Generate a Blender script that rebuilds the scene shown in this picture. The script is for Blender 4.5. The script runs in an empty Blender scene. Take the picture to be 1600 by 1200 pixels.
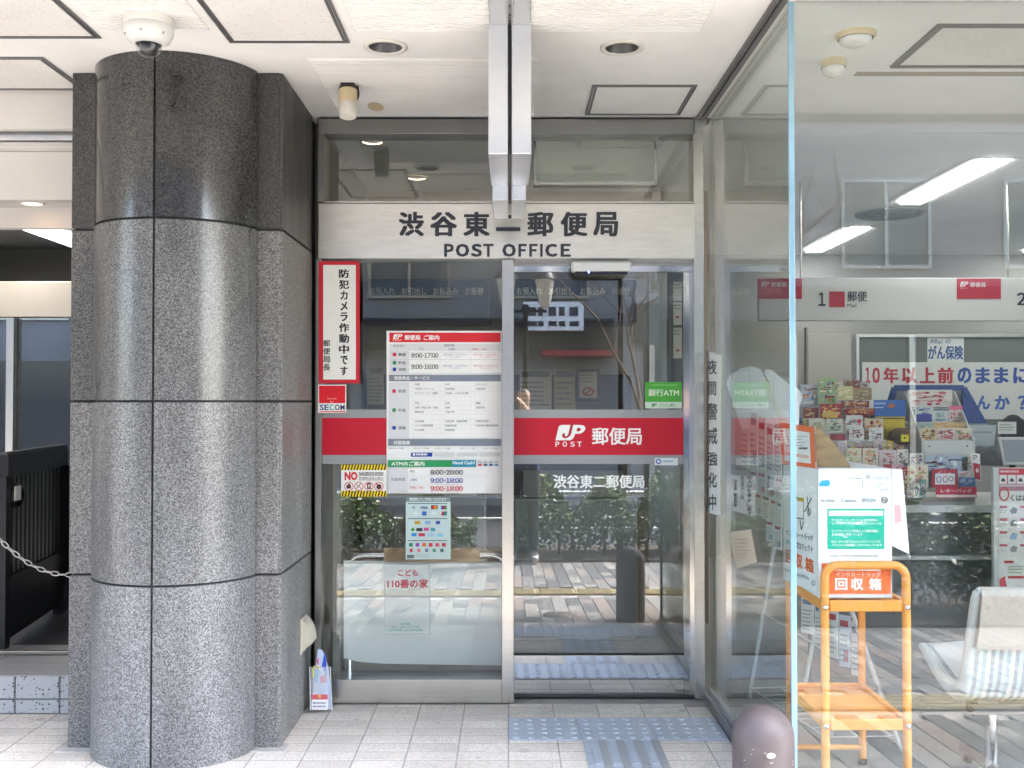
import bpy, bmesh, math, random
from mathutils import Vector, Matrix, Euler

random.seed(7)
scene = bpy.context.scene
C = scene.collection

# ---------------------------------------------------------------- camera, sky, sun, exposure
FPX = 1620.0                      # focal length in photo pixels (photo is 1600 x 1200)
EYE = Vector((0, 0, 1.38))
ROT = Euler((math.pi / 2 + 29 / FPX, 0, -3 / FPX))
cam_data = bpy.data.cameras.new('camera')
cam_data.sensor_width = 36
cam_data.lens = 36 * FPX / 1600
cam_data.clip_start = 0.05
cam_data.clip_end = 500
cam = bpy.data.objects.new('camera', cam_data)
C.objects.link(cam)
cam.location = EYE
cam.rotation_euler = ROT
scene.camera = cam

SUN_EL = 55
SUN_AZ = 120                      # clockwise from +Y: behind the viewer, to the right
sun_dir = Vector((math.sin(math.radians(SUN_AZ)) * math.cos(math.radians(SUN_EL)),
                  math.cos(math.radians(SUN_AZ)) * math.cos(math.radians(SUN_EL)),
                  math.sin(math.radians(SUN_EL))))
world = bpy.data.worlds.new('World')
scene.world = world
world.use_nodes = True
wn = world.node_tree
sky = wn.nodes.new('ShaderNodeTexSky')
sky.sky_type = 'NISHITA'
sky.sun_disc = False
sky.sun_elevation = math.radians(SUN_EL)
sky.sun_rotation = math.radians(SUN_AZ)
sky.dust_density = 2.2
sky.ozone_density = 1.0
bg = wn.nodes['Background']
bg.inputs['Strength'].default_value = 0.15
wn.links.new(sky.outputs['Color'], bg.inputs['Color'])
sl = bpy.data.lights.new('sun', 'SUN')
sl.energy = 2.2
sl.angle = math.radians(10)         # sun through thin haze: soft-edged shade
sl.color = (1.0, 0.985, 0.965)
sun = bpy.data.objects.new('sun', sl)
C.objects.link(sun)
sun.location = (6, -4, 10)
sun.rotation_euler = sun_dir.to_track_quat('Z', 'Y').to_euler()

vs = scene.view_settings
vs.view_transform = 'Standard'
vs.look = 'None'
vs.exposure = 4.15
vs.gamma = 1
vs.use_curve_mapping = False
scene.cycles.max_bounces = 10
scene.cycles.diffuse_bounces = 5
scene.cycles.glossy_bounces = 5
scene.cycles.transparent_max_bounces = 24
scene.cycles.sample_clamp_indirect = 6
scene.cycles.caustics_reflective = False
scene.cycles.caustics_refractive = False

# ---------------------------------------------------------------- measuring: photo pixel -> point on a known plane
RM = ROT.to_matrix()
def ray(px, py):
    return RM @ Vector(((px - 800) / FPX, (600 - py) / FPX, -1))
def onY(px, py, Y):
    d = ray(px, py); return EYE + d * ((Y - EYE.y) / d.y)
def onX(px, py, X):
    d = ray(px, py); return EYE + d * ((X - EYE.x) / d.x)
def onZ(px, py, Z):
    d = ray(px, py); return EYE + d * ((Z - EYE.z) / d.z)

# ---------------------------------------------------------------- materials
def lin(h):
    h = h.lstrip('#')
    o = []
    for i in (0, 2, 4):
        c = int(h[i:i + 2], 16) / 255
        o.append(c / 12.92 if c <= .04045 else ((c + .055) / 1.055) ** 2.4)
    return tuple(o)

MATS = {}
def mat(name, col=(.5, .5, .5), rough=.5, metal=0, var=0, vscale=20, bump=0, bscale=200, rnd=0, spec=.5,
        emit=0, coat=0, alpha=1, stretch=None, vcol=None, detail=4, trans=0):
    if name in MATS: return MATS[name]
    if isinstance(col, str): col = lin(col)
    m = bpy.data.materials.new(name); m.use_nodes = True
    n = m.node_tree.nodes; l = m.node_tree.links
    b = n['Principled BSDF']
    b.inputs['Base Color'].default_value = (*col, 1)
    b.inputs['Roughness'].default_value = rough
    b.inputs['Metallic'].default_value = metal
    b.inputs['Specular IOR Level'].default_value = spec
    b.inputs['Coat Weight'].default_value = coat
    b.inputs['Alpha'].default_value = alpha
    if trans: b.inputs['Transmission Weight'].default_value = trans
    if emit:
        b.inputs['Emission Color'].default_value = (*col, 1); b.inputs['Emission Strength'].default_value = emit
    if var or bump or rnd:
        tc = n.new('ShaderNodeTexCoord')
        src = tc.outputs['Object']
        if stretch:
            mp = n.new('ShaderNodeMapping'); mp.inputs['Scale'].default_value = stretch
            l.new(src, mp.inputs['Vector']); src = mp.outputs['Vector']
        if rnd:
            oi = n.new('ShaderNodeObjectInfo')
            ad = n.new('ShaderNodeVectorMath'); ad.operation = 'MULTIPLY_ADD'
            cx = n.new('ShaderNodeCombineXYZ')
            for k in range(3): l.new(oi.outputs['Random'], cx.inputs[k])
            ad.inputs[1].default_value = (37, 51, 23)
            l.new(cx.outputs[0], ad.inputs[0]); l.new(src, ad.inputs[2]); src = ad.outputs[0]
    if var or rnd:
        mx = n.new('ShaderNodeMix'); mx.data_type = 'RGBA'
        mx.inputs[6].default_value = (*[c * (1 - var) for c in col], 1)
        mx.inputs[7].default_value = (*(vcol or [min(1, c * (1 + var)) for c in col]), 1)
        nz = n.new('ShaderNodeTexNoise'); nz.inputs['Scale'].default_value = vscale; nz.inputs['Detail'].default_value = detail
        l.new(src, nz.inputs['Vector'])
        mr = n.new('ShaderNodeMapRange'); mr.inputs[1].default_value = .3; mr.inputs[2].default_value = .7
        l.new(nz.outputs['Fac'], mr.inputs[0]); l.new(mr.outputs[0], mx.inputs[0])
        out = mx.outputs[2]
        if rnd:
            hv = n.new('ShaderNodeHueSaturation')
            m2 = n.new('ShaderNodeMapRange'); m2.inputs[3].default_value = 1 - rnd; m2.inputs[4].default_value = 1 + rnd
            l.new(oi.outputs['Random'], m2.inputs[0]); l.new(m2.outputs[0], hv.inputs['Value']); l.new(out, hv.inputs['Color'])
            out = hv.outputs[0]
        l.new(out, b.inputs['Base Color'])
    if bump:
        n2 = n.new('ShaderNodeTexNoise'); n2.inputs['Scale'].default_value = bscale; n2.inputs['Detail'].default_value = 3
        l.new(src, n2.inputs['Vector'])
        bp = n.new('ShaderNodeBump'); bp.inputs['Strength'].default_value = bump; bp.inputs['Distance'].default_value = .004
        l.new(n2.outputs['Fac'], bp.inputs['Height']); l.new(bp.outputs[0], b.inputs['Normal'])
    MATS[name] = m
    return m

def col(h, rough=.55):                     # plain printed colour
    return mat('print_' + h.lstrip('#') + ('' if rough == .55 else '_%d' % (rough * 100)), h, rough, var=.03, vscale=9)

def granite(name, rough, dark, mid, light, stain, scale=120, coat=0.0):
    m = bpy.data.materials.new(name); m.use_nodes = True
    n = m.node_tree.nodes; l = m.node_tree.links; b = n['Principled BSDF']
    tc = n.new('ShaderNodeTexCoord'); oi = n.new('ShaderNodeObjectInfo')
    ad = n.new('ShaderNodeVectorMath'); ad.operation = 'ADD'
    sc = n.new('ShaderNodeVectorMath'); sc.operation = 'SCALE'; sc.inputs[3].default_value = 3.1
    l.new(oi.outputs['Location'], sc.inputs[0])
    l.new(tc.outputs['Object'], ad.inputs[0]); l.new(sc.outputs[0], ad.inputs[1])
    vo = n.new('ShaderNodeTexVoronoi'); vo.inputs['Scale'].default_value = scale
    l.new(ad.outputs[0], vo.inputs['Vector'])
    nz = n.new('ShaderNodeTexNoise'); nz.inputs['Scale'].default_value = scale * .9; nz.inputs['Detail'].default_value = 3
    l.new(ad.outputs[0], nz.inputs['Vector'])
    sp = n.new('ShaderNodeSeparateColor'); l.new(vo.outputs['Color'], sp.inputs[0])
    av = n.new('ShaderNodeMix'); av.inputs[0].default_value = .55
    l.new(sp.outputs[0], av.inputs[2]); l.new(nz.outputs['Fac'], av.inputs[3])
    rp = n.new('ShaderNodeValToRGB'); e = rp.color_ramp.elements
    e[0].position = .27; e[0].color = (*dark, 1); e[1].position = .72; e[1].color = (*light, 1)
    k = e.new(.47); k.color = (*mid, 1)
    l.new(av.outputs[0], rp.inputs[0])
    st = n.new('ShaderNodeTexNoise'); st.inputs['Scale'].default_value = 2.2; st.inputs['Detail'].default_value = 7
    mp = n.new('ShaderNodeMapping'); mp.inputs['Scale'].default_value = (2.5, 2.5, .45)
    l.new(ad.outputs[0], mp.inputs[0]); l.new(mp.outputs[0], st.inputs['Vector'])
    mr = n.new('ShaderNodeMapRange'); mr.inputs[1].default_value = .35; mr.inputs[2].default_value = .68
    mr.inputs[3].default_value = 1 - stain; mr.inputs[4].default_value = 1 + stain * .5
    l.new(st.outputs['Fac'], mr.inputs[0])
    hv = n.new('ShaderNodeHueSaturation'); l.new(mr.outputs[0], hv.inputs['Value']); l.new(rp.outputs[0], hv.inputs['Color'])
    h2 = n.new('ShaderNodeHueSaturation'); pr2 = n.new('ShaderNodeMapRange'); pr2.inputs[3].default_value = .88; pr2.inputs[4].default_value = 1.12
    l.new(oi.outputs['Random'], pr2.inputs[0]); l.new(pr2.outputs[0], h2.inputs['Value']); l.new(hv.outputs[0], h2.inputs['Color']); hv = h2
    l.new(hv.outputs[0], b.inputs['Base Color'])
    rr = n.new('ShaderNodeMapRange'); rr.inputs[1].default_value = .3; rr.inputs[2].default_value = .7
    rr.inputs[3].default_value = rough * .75; rr.inputs[4].default_value = rough * 1.25
    l.new(st.outputs['Fac'], rr.inputs[0]); l.new(rr.outputs[0], b.inputs['Roughness'])
    b.inputs['Coat Weight'].default_value = coat; b.inputs['Coat Roughness'].default_value = .12
    MATS[name] = m
    return m

def glass(name, tint=(.9, .93, .92), base=.06, rough=0.0):
    m = bpy.data.materials.new(name); m.use_nodes = True
    n = m.node_tree.nodes; l = m.node_tree.links
    n.remove(n['Principled BSDF'])
    t = n.new('ShaderNodeBsdfTransparent'); t.inputs[0].default_value = (*tint, 1)
    g = n.new('ShaderNodeBsdfGlossy'); g.inputs['Roughness'].default_value = rough; g.inputs[0].default_value = (1, 1, 1, 1)
    lw = n.new('ShaderNodeLayerWeight'); lw.inputs[0].default_value = .5
    pw = n.new('ShaderNodeMath'); pw.operation = 'POWER'; pw.inputs[1].default_value = 4.0
    l.new(lw.outputs['Facing'], pw.inputs[0])
    ma = n.new('ShaderNodeMath'); ma.operation = 'MULTIPLY_ADD'; ma.inputs[1].default_value = .8; ma.inputs[2].default_value = base
    l.new(pw.outputs[0], ma.inputs[0])
    mx = n.new('ShaderNodeMixShader')
    l.new(ma.outputs[0], mx.inputs[0]); l.new(t.outputs[0], mx.inputs[1]); l.new(g.outputs[0], mx.inputs[2])
    l.new(mx.outputs[0], n['Material Output'].inputs[0])
    MATS[name] = m
    return m

def film(name, colr, opac, rough=.4):      # see-through plastic or adhesive film
    m = bpy.data.materials.new(name); m.use_nodes = True
    n = m.node_tree.nodes; l = m.node_tree.links; b = n['Principled BSDF']
    b.inputs['Base Color'].default_value = (*colr, 1); b.inputs['Roughness'].default_value = rough
    t = n.new('ShaderNodeBsdfTransparent'); mx = n.new('ShaderNodeMixShader'); mx.inputs[0].default_value = opac
    l.new(t.outputs[0], mx.inputs[1]); l.new(b.outputs[0], mx.inputs[2]); l.new(mx.outputs[0], n['Material Output'].inputs[0])
    MATS[name] = m
    return m

def brick_mat(name, c1, c2, mortar, w, h, rough=.7):
    m = bpy.data.materials.new(name); m.use_nodes = True
    n = m.node_tree.nodes; l = m.node_tree.links; b = n['Principled BSDF']
    tc = n.new('ShaderNodeTexCoord'); mp = n.new('ShaderNodeMapping'); mp.inputs['Rotation'].default_value = (math.pi / 2, 0, 0)
    br = n.new('ShaderNodeTexBrick'); br.inputs['Scale'].default_value = 1
    br.inputs['Color1'].default_value = (*c1, 1); br.inputs['Color2'].default_value = (*c2, 1); br.inputs['Mortar'].default_value = (*mortar, 1)
    br.inputs['Brick Width'].default_value = w; br.inputs['Row Height'].default_value = h; br.inputs['Mortar Size'].default_value = h * .07
    l.new(tc.outputs['Object'], mp.inputs[0]); l.new(mp.outputs[0], br.inputs['Vector'])
    l.new(br.outputs['Color'], b.inputs['Base Color']); b.inputs['Roughness'].default_value = rough
    MATS[name] = m
    return m

def speck(name, base, dot, rough=.8, scale=60, amount=.12):   # pinholed ceiling board / terrazzo-like flecks
    m = bpy.data.materials.new(name); m.use_nodes = True
    n = m.node_tree.nodes; l = m.node_tree.links; b = n['Principled BSDF']
    tc = n.new('ShaderNodeTexCoord'); vo = n.new('ShaderNodeTexVoronoi'); vo.inputs['Scale'].default_value = scale
    l.new(tc.outputs['Object'], vo.inputs['Vector'])
    sp = n.new('ShaderNodeSeparateColor'); l.new(vo.outputs['Color'], sp.inputs[0])
    th = n.new('ShaderNodeMath'); th.operation = 'MULTIPLY'; th.inputs[1].default_value = amount * 2.2
    l.new(sp.outputs[0], th.inputs[0])
    lt = n.new('ShaderNodeMath'); lt.operation = 'LESS_THAN'; l.new(vo.outputs['Distance'], lt.inputs[0]); l.new(th.outputs[0], lt.inputs[1])
    nz = n.new('ShaderNodeTexNoise'); nz.inputs['Scale'].default_value = 2.5; nz.inputs['Detail'].default_value = 6
    l.new(tc.outputs['Object'], nz.inputs['Vector'])
    mr = n.new('ShaderNodeMapRange'); mr.inputs[1].default_value = .35; mr.inputs[2].default_value = .7; mr.inputs[3].default_value = .9; mr.inputs[4].default_value = 1.03
    l.new(nz.outputs['Fac'], mr.inputs[0])
    mx = n.new('ShaderNodeMix'); mx.data_type = 'RGBA'; mx.inputs[6].default_value = (*base, 1); mx.inputs[7].default_value = (*dot, 1)
    l.new(lt.outputs[0], mx.inputs[0])
    hv = n.new('ShaderNodeHueSaturation'); l.new(mr.outputs[0], hv.inputs['Value']); l.new(mx.outputs[2], hv.inputs['Color'])
    l.new(hv.outputs[0], b.inputs['Base Color']); b.inputs['Roughness'].default_value = rough
    MATS[name] = m
    return m

for nm_, k_, rg_ in (('full_tone', 1.08, .38), ('mid', .88, .32), ('soffit_shaded', .34, .15)):  # shade under the soffit is put into the upper courses' colour; gloss differs too
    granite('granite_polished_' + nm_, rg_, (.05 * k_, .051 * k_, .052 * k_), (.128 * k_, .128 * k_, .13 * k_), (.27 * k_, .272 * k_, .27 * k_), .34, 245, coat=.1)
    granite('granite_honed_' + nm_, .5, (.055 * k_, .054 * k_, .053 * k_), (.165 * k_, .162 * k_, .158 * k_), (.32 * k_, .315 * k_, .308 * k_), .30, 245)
glass('door_glass', (.78, .80, .80), .10)
glass('screen_glass', (.92, .935, .93), .07)
glass('window_glass', (.90, .92, .915), .048)
glass('return_glass', (.90, .93, .915), .03)
glass('left_glass', (.6, .62, .63), .17)
glass('clear_plastic', (.93, .95, .96), .05, .05)
mat('frosted_sheet', (.80, .88, .88), .5, var=.03, vscale=5)
film('clear_film', (.85, .88, .88), .14, .25)
film('header_plastic', (.86, .9, .94), .85, .3)
film('acrylic', (.8, .82, .82), .25, .15)
film('red_film', lin('c8102e'), .96, .35)
film('grey_film', (.36, .37, .39), .9, .4)
WHITE = mat('white_paint', (.74, .73, .70), .55, var=.05, vscale=3)
SOFF = mat('soffit_paint', (.86, .862, .855), .7, var=.05, vscale=2.2, detail=7)
SOFFP = speck('soffit_board', (.80, .79, .765), (.42, .38, .32), .8, 85, .11)
GREYTRIM = mat('grey_trim', (.17, .17, .175), .45, metal=.5)
STEEL = mat('satin_steel', (.66, .64, .60), .27, metal=1, var=.06, vscale=5, stretch=(1, 1, 30), detail=5)
STEELD = mat('dark_steel', (.36, .355, .34), .32, metal=1, var=.08, vscale=4)
FASC = mat('fascia_steel', (.84, .80, .73), .34, metal=1, var=.05, vscale=3, stretch=(3, 1, 26), bump=.02, bscale=40)
MIRROR = mat('mirror_steel', (.66, .66, .65), .09, metal=1, var=.05, vscale=6)
ALU = mat('aluminium', (.78, .80, .83), .3, metal=.85, var=.05, vscale=5)
CHROME = mat('chrome', (.75, .75, .75), .12, metal=1)
BLACK = mat('black_metal', (.012, .013, .017), .38, metal=.2)
RUBBER = mat('black_rubber', (.015, .015, .015), .7)
TILE = mat('porch_tile', (.64, .585, .51), .62, var=.26, vscale=130, rnd=.09, bump=.3, bscale=160, detail=3)
def wear(m, amount=.16, spots=True):          # traffic grime and flattened gum, placed in the room's own coordinates
    n = m.node_tree.nodes; l = m.node_tree.links; b = n['Principled BSDF']
    src = b.inputs['Base Color'].links[0].from_socket
    g = n.new('ShaderNodeNewGeometry'); nz = n.new('ShaderNodeTexNoise'); nz.inputs['Scale'].default_value = 2.6; nz.inputs['Detail'].default_value = 8; nz.inputs['Roughness'].default_value = .65
    l.new(g.outputs['Position'], nz.inputs['Vector'])
    mr = n.new('ShaderNodeMapRange'); mr.inputs[1].default_value = .35; mr.inputs[2].default_value = .65; mr.inputs[3].default_value = 1 - amount; mr.inputs[4].default_value = 1.04
    l.new(nz.outputs['Fac'], mr.inputs[0]); val = mr.outputs[0]
    if spots:
        vo = n.new('ShaderNodeTexVoronoi'); vo.inputs['Scale'].default_value = 7; l.new(g.outputs['Position'], vo.inputs['Vector'])
        sp = n.new('ShaderNodeSeparateColor'); l.new(vo.outputs['Color'], sp.inputs[0])
        th = n.new('ShaderNodeMath'); th.operation = 'MULTIPLY'; th.inputs[1].default_value = .16; l.new(sp.outputs[1], th.inputs[0])
        sm = n.new('ShaderNodeMapRange'); sm.interpolation_type = 'SMOOTHSTEP'; sm.inputs[1].default_value = -.03; sm.inputs[2].default_value = .03; sm.inputs[3].default_value = .72; sm.inputs[4].default_value = 1
        df = n.new('ShaderNodeMath'); df.operation = 'SUBTRACT'; l.new(vo.outputs['Distance'], df.inputs[0]); l.new(th.outputs[0], df.inputs[1]); l.new(df.outputs[0], sm.inputs[0])
        mu = n.new('ShaderNodeMath'); mu.operation = 'MULTIPLY'; l.new(val, mu.inputs[0]); l.new(sm.outputs[0], mu.inputs[1]); val = mu.outputs[0]
    hv = n.new('ShaderNodeHueSaturation'); l.new(val, hv.inputs['Value']); l.new(src, hv.inputs['Color']); l.new(hv.outputs[0], b.inputs['Base Color'])
wear(TILE)
TILE2 = speck('step_tile', (.50, .51, .53), (.06, .06, .065), .5, 75, .17)
GROUT = mat('grout', (.34, .31, .28), .9, var=.2, vscale=8)
TACT = mat('tactile_steel', (.44, .49, .55), .42, metal=.35, var=.08, vscale=12)
wear(SOFF, .045, False); wear(FASC, .07, False)
INK = mat('sign_ink', (.03, .034, .045), .45)

# ---------------------------------------------------------------- mesh building
LOC = {}
def tag(o, label=None, cat=None, group=None, kind=None):
    if label: o['label'] = label
    if cat: o['category'] = cat
    if group: o['group'] = group
    if kind: o['kind'] = kind
    return o
def thing(name, label, cat, loc, group=None, kind=None):
    o = bpy.data.objects.new(name, None); C.objects.link(o)
    o.empty_display_size = .1
    o.location = loc; LOC[o] = Vector(loc)
    return tag(o, label, cat, group, kind)
def place(name, me, loc, parent=None):
    o = bpy.data.objects.new(name, me); C.objects.link(o)
    loc = Vector(loc); LOC[o] = loc
    if parent is not None:
        o.parent = parent; o.location = loc - LOC[parent]
    else: o.location = loc
    return o

_txt = {}
def glyphs(s, bold=0.0, ext=0.0):
    k = (s, bold, ext)
    if k not in _txt:
        wide = (len(s) == 1 and s.isalnum() and ord(s) < 128) or (s[0].isdigit() and all(ord(c) < 128 for c in s))
        if wide: body = ''.join(chr(ord(c) + 0xFEE0) for c in s)
        else: body = s
        cjk = wide or any(ord(c) > 0x2000 for c in s)
        v = []; f = []; pen = 0
        for part in (body if wide else [body]):
            cu = bpy.data.curves.new('t', 'FONT'); cu.body = part; cu.offset = 0 if cjk else bold; cu.resolution_u = 2; cu.extrude = ext
            ob = bpy.data.objects.new('t', cu); me = bpy.data.meshes.new_from_object(ob)
            vv = [x.co.copy() for x in me.vertices]; o_ = len(v); dx = 0
            if wide and len(body) > 1:
                lo = min(a.x for a in vv); hi = max(a.x for a in vv); adv = .15 if part == '\uff1a' else .30 if part == '\uff0d' else .5
                if part == '\uff0d': vv = [Vector((lo + (a.x - lo) * .24 / (hi - lo), a.y, a.z)) for a in vv]; hi = lo + .24
                dx = pen + (adv - (hi - lo)) / 2 - lo; pen += adv + .06
            v += [Vector((a.x + dx, a.y, a.z)) for a in vv]; f += [tuple(k_ + o_ for k_ in q.vertices) for q in me.polygons]
            bpy.data.objects.remove(ob); bpy.data.curves.remove(cu); bpy.data.meshes.remove(me)
        if cjk and bold > .004:               # heavier strokes: a few slightly shifted copies
            v0, f0 = v, f; v = []; f = []
            for q, (sx_, sy_) in enumerate(((1, .6), (-1, .6), (1, -.6), (-1, -.6), (0, 0))):
                o_ = len(v); v += [Vector((a.x + sx_ * bold, a.y + sy_ * bold, q * .000012)) for a in v0]; f += [tuple(i + o_ for i in ff) for ff in f0]
        x0 = min(a.x for a in v); x1 = max(a.x for a in v); y0 = min(a.y for a in v); y1 = max(a.y for a in v)
        _txt[k] = ([((a.x - x0) / (x1 - x0), (a.y - y0) / (y1 - y0), a.z) for a in v], f, (x1 - x0) / (y1 - y0))
    return _txt[k]

class MB:
    def __init__(s): s.v = []; s.f = []; s.m = []; s.s = []; s.mats = []
    def mi(s, m):
        if m not in s.mats: s.mats.append(m)
        return s.mats.index(m)
    def add(s, vs_, fs, m, smooth=False):
        o = len(s.v); s.v += [Vector(p) for p in vs_]; k = s.mi(m)
        for f in fs:
            s.f.append(tuple(i + o for i in f)); s.m.append(k); s.s.append(smooth)
        return s
    def poly(s, pts, m): return s.add(pts, [tuple(range(len(pts)))], m)
    def box(s, x0, x1, y0, y1, z0, z1, m, b=0):
        x0, x1 = sorted((x0, x1)); y0, y1 = sorted((y0, y1)); z0, z1 = sorted((z0, z1))
        if not b:
            v = [(x, y, z) for x in (x0, x1) for y in (y0, y1) for z in (z0, z1)]
            return s.add(v, [(0, 1, 3, 2), (4, 6, 7, 5), (0, 4, 5, 1), (2, 3, 7, 6), (0, 2, 6, 4), (1, 5, 7, 3)], m)
        b = min(b, (x1 - x0) * .45, (y1 - y0) * .45, (z1 - z0) * .45)
        lo = (x0, y0, z0); hi = (x1, y1, z1); v = []; idx = {}
        for i in range(8):
            sg = [(i >> k) & 1 for k in range(3)]
            for a in range(3):
                p = []
                for k in range(3):
                    e = hi[k] if sg[k] else lo[k]
                    if k != a: e += -b if sg[k] else b
                    p.append(e)
                idx[(i, a)] = len(v); v.append(p)
        f = []
        for a in range(3):
            u, w = (a + 1) % 3, (a + 2) % 3
            for sd in (0, 1):
                q = [(sd << a) | (p << u) | (r << w) for p, r in ((0, 0), (1, 0), (1, 1), (0, 1))]
                ff = [idx[(i, a)] for i in q]
                f.append(tuple(ff if sd else ff[::-1]))
        for a in range(3):
            u, w = (a + 1) % 3, (a + 2) % 3
            for p in (0, 1):
                for r in (0, 1):
                    i0 = (p << u) | (r << w); i1 = i0 | (1 << a)
                    ff = [idx[(i0, u)], idx[(i1, u)], idx[(i1, w)], idx[(i0, w)]]
                    f.append(tuple(ff if p ^ r else ff[::-1]))
        for i in range(8):
            par = bin(i).count('1') & 1
            ff = [idx[(i, 0)], idx[(i, 1)], idx[(i, 2)]]
            f.append(tuple(ff if par else ff[::-1]))
        return s.add(v, f, m)
    def tube(s, path, r, m, n=10, caps=True, closed=False):
        P = [Vector(p) for p in path]; R = r if isinstance(r, (list, tuple)) else [r] * len(P)
        v = []; f = []; L = len(P); up = None
        for i, p in enumerate(P):
            if closed: t = P[(i + 1) % L] - P[i - 1]
            else: t = P[min(i + 1, L - 1)] - P[max(i - 1, 0)]
            t.normalize()
            if up is None:
                up = Vector((0, 0, 1)) if abs(t.z) < .9 else Vector((1, 0, 0))
            a = t.cross(up); a.normalize(); bb = a.cross(t); up = bb
            for k in range(n):
                an = 2 * math.pi * k / n
                v.append(p + (a * math.cos(an) + bb * math.sin(an)) * R[i])
        for i in range(L if closed else L - 1):
            j = (i + 1) % L
            for k in range(n): f.append((i * n + k, i * n + (k + 1) % n, j * n + (k + 1) % n, j * n + k))
        s.add(v, f, m, True)
        if caps and not closed:
            s.add(v[:n], [tuple(range(n))[::-1]], m); s.add(v[-n:], [tuple(range(n))], m)
        return s
    def lathe(s, prof, c, m, n=28, rot=None, arc=None):
        c = Vector(c); v = []; f = []
        a0, a1 = arc or (0, 2 * math.pi); full = arc is None; N = n if full else n + 1
        for r, z in prof:
            for k in range(N):
                a = a0 + (a1 - a0) * k / n
                p = Vector((r * math.cos(a), r * math.sin(a), z))
                v.append((rot @ p if rot else p) + c)
        for i in range(len(prof) - 1):
            for k in range(n):
                k2 = (k + 1) % N if full else k + 1
                f.append((i * N + k, i * N + k2, (i + 1) * N + k2, (i + 1) * N + k))
        s.add(v, f, m, True)
        for i in (0, len(prof) - 1):
            if prof[i][0] > 1e-4 and full and False: pass
        return s
    def disc(s, c, r, m, n=24, rot=None, r2=None):
        c = Vector(c); v = []
        for k in range(n):
            a = 2 * math.pi * k / n; p = Vector((r * math.cos(a), (r2 or r) * math.sin(a), 0)); v.append((rot @ p if rot else p) + c)
        return s.add(v, [tuple(range(n))], m)
    def prism(s, pts, vec, m):              # closed polygon extruded along vec
        vec = Vector(vec); n = len(pts); P = [Vector(p) for p in pts]
        v = P + [p + vec for p in P]
        f = [tuple(range(n)), tuple(range(2 * n - 1, n - 1, -1))] + [(i, i + n, (i + 1) % n + n, (i + 1) % n) for i in range(n)]
        return s.add(v, f, m)
    def obox(s, p0, p1, w, h, m, up=(0, 0, 1)):   # bar of section w x h from p0 to p1
        p0 = Vector(p0); p1 = Vector(p1); t = (p1 - p0).normalized(); up = Vector(up)
        a = t.cross(up)
        if a.length < 1e-4: a = t.cross(Vector((1, 0, 0)))
        a.normalize(); bb = a.cross(t)
        v = [q + a * (i * w / 2) + bb * (j * h / 2) for q in (p0, p1) for i, j in ((-1, -1), (1, -1), (1, 1), (-1, 1))]
        return s.add(v, [(3, 2, 1, 0), (4, 5, 6, 7), (0, 1, 5, 4), (1, 2, 6, 5), (2, 3, 7, 6), (3, 0, 4, 7)], m)
    def mesh(s, base=None):
        xs = [p.x for p in s.v]; ys = [p.y for p in s.v]; zs = [p.z for p in s.v]
        b = Vector(base) if base is not None else Vector(((min(xs) + max(xs)) / 2, (min(ys) + max(ys)) / 2, min(zs)))
        me = bpy.data.meshes.new('m')
        me.from_pydata([p - b for p in s.v], [], s.f)
        for m in s.mats: me.materials.append(m)
        me.polygons.foreach_set('material_index', s.m)
        me.polygons.foreach_set('use_smooth', s.s)
        me.update()
        return me, b
    def build(s, name, parent=None, label=None, cat=None, group=None, kind=None, base=None):
        me, b = s.mesh(base); me.name = name
        return tag(place(name, me, b, parent), label, cat, group, kind)

def B(name, parent, x0, x1, y0, y1, z0, z1, m, b=0.002, **k):
    return MB().box(x0, x1, y0, y1, z0, z1, m, b).build(name, parent, **k)

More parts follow.
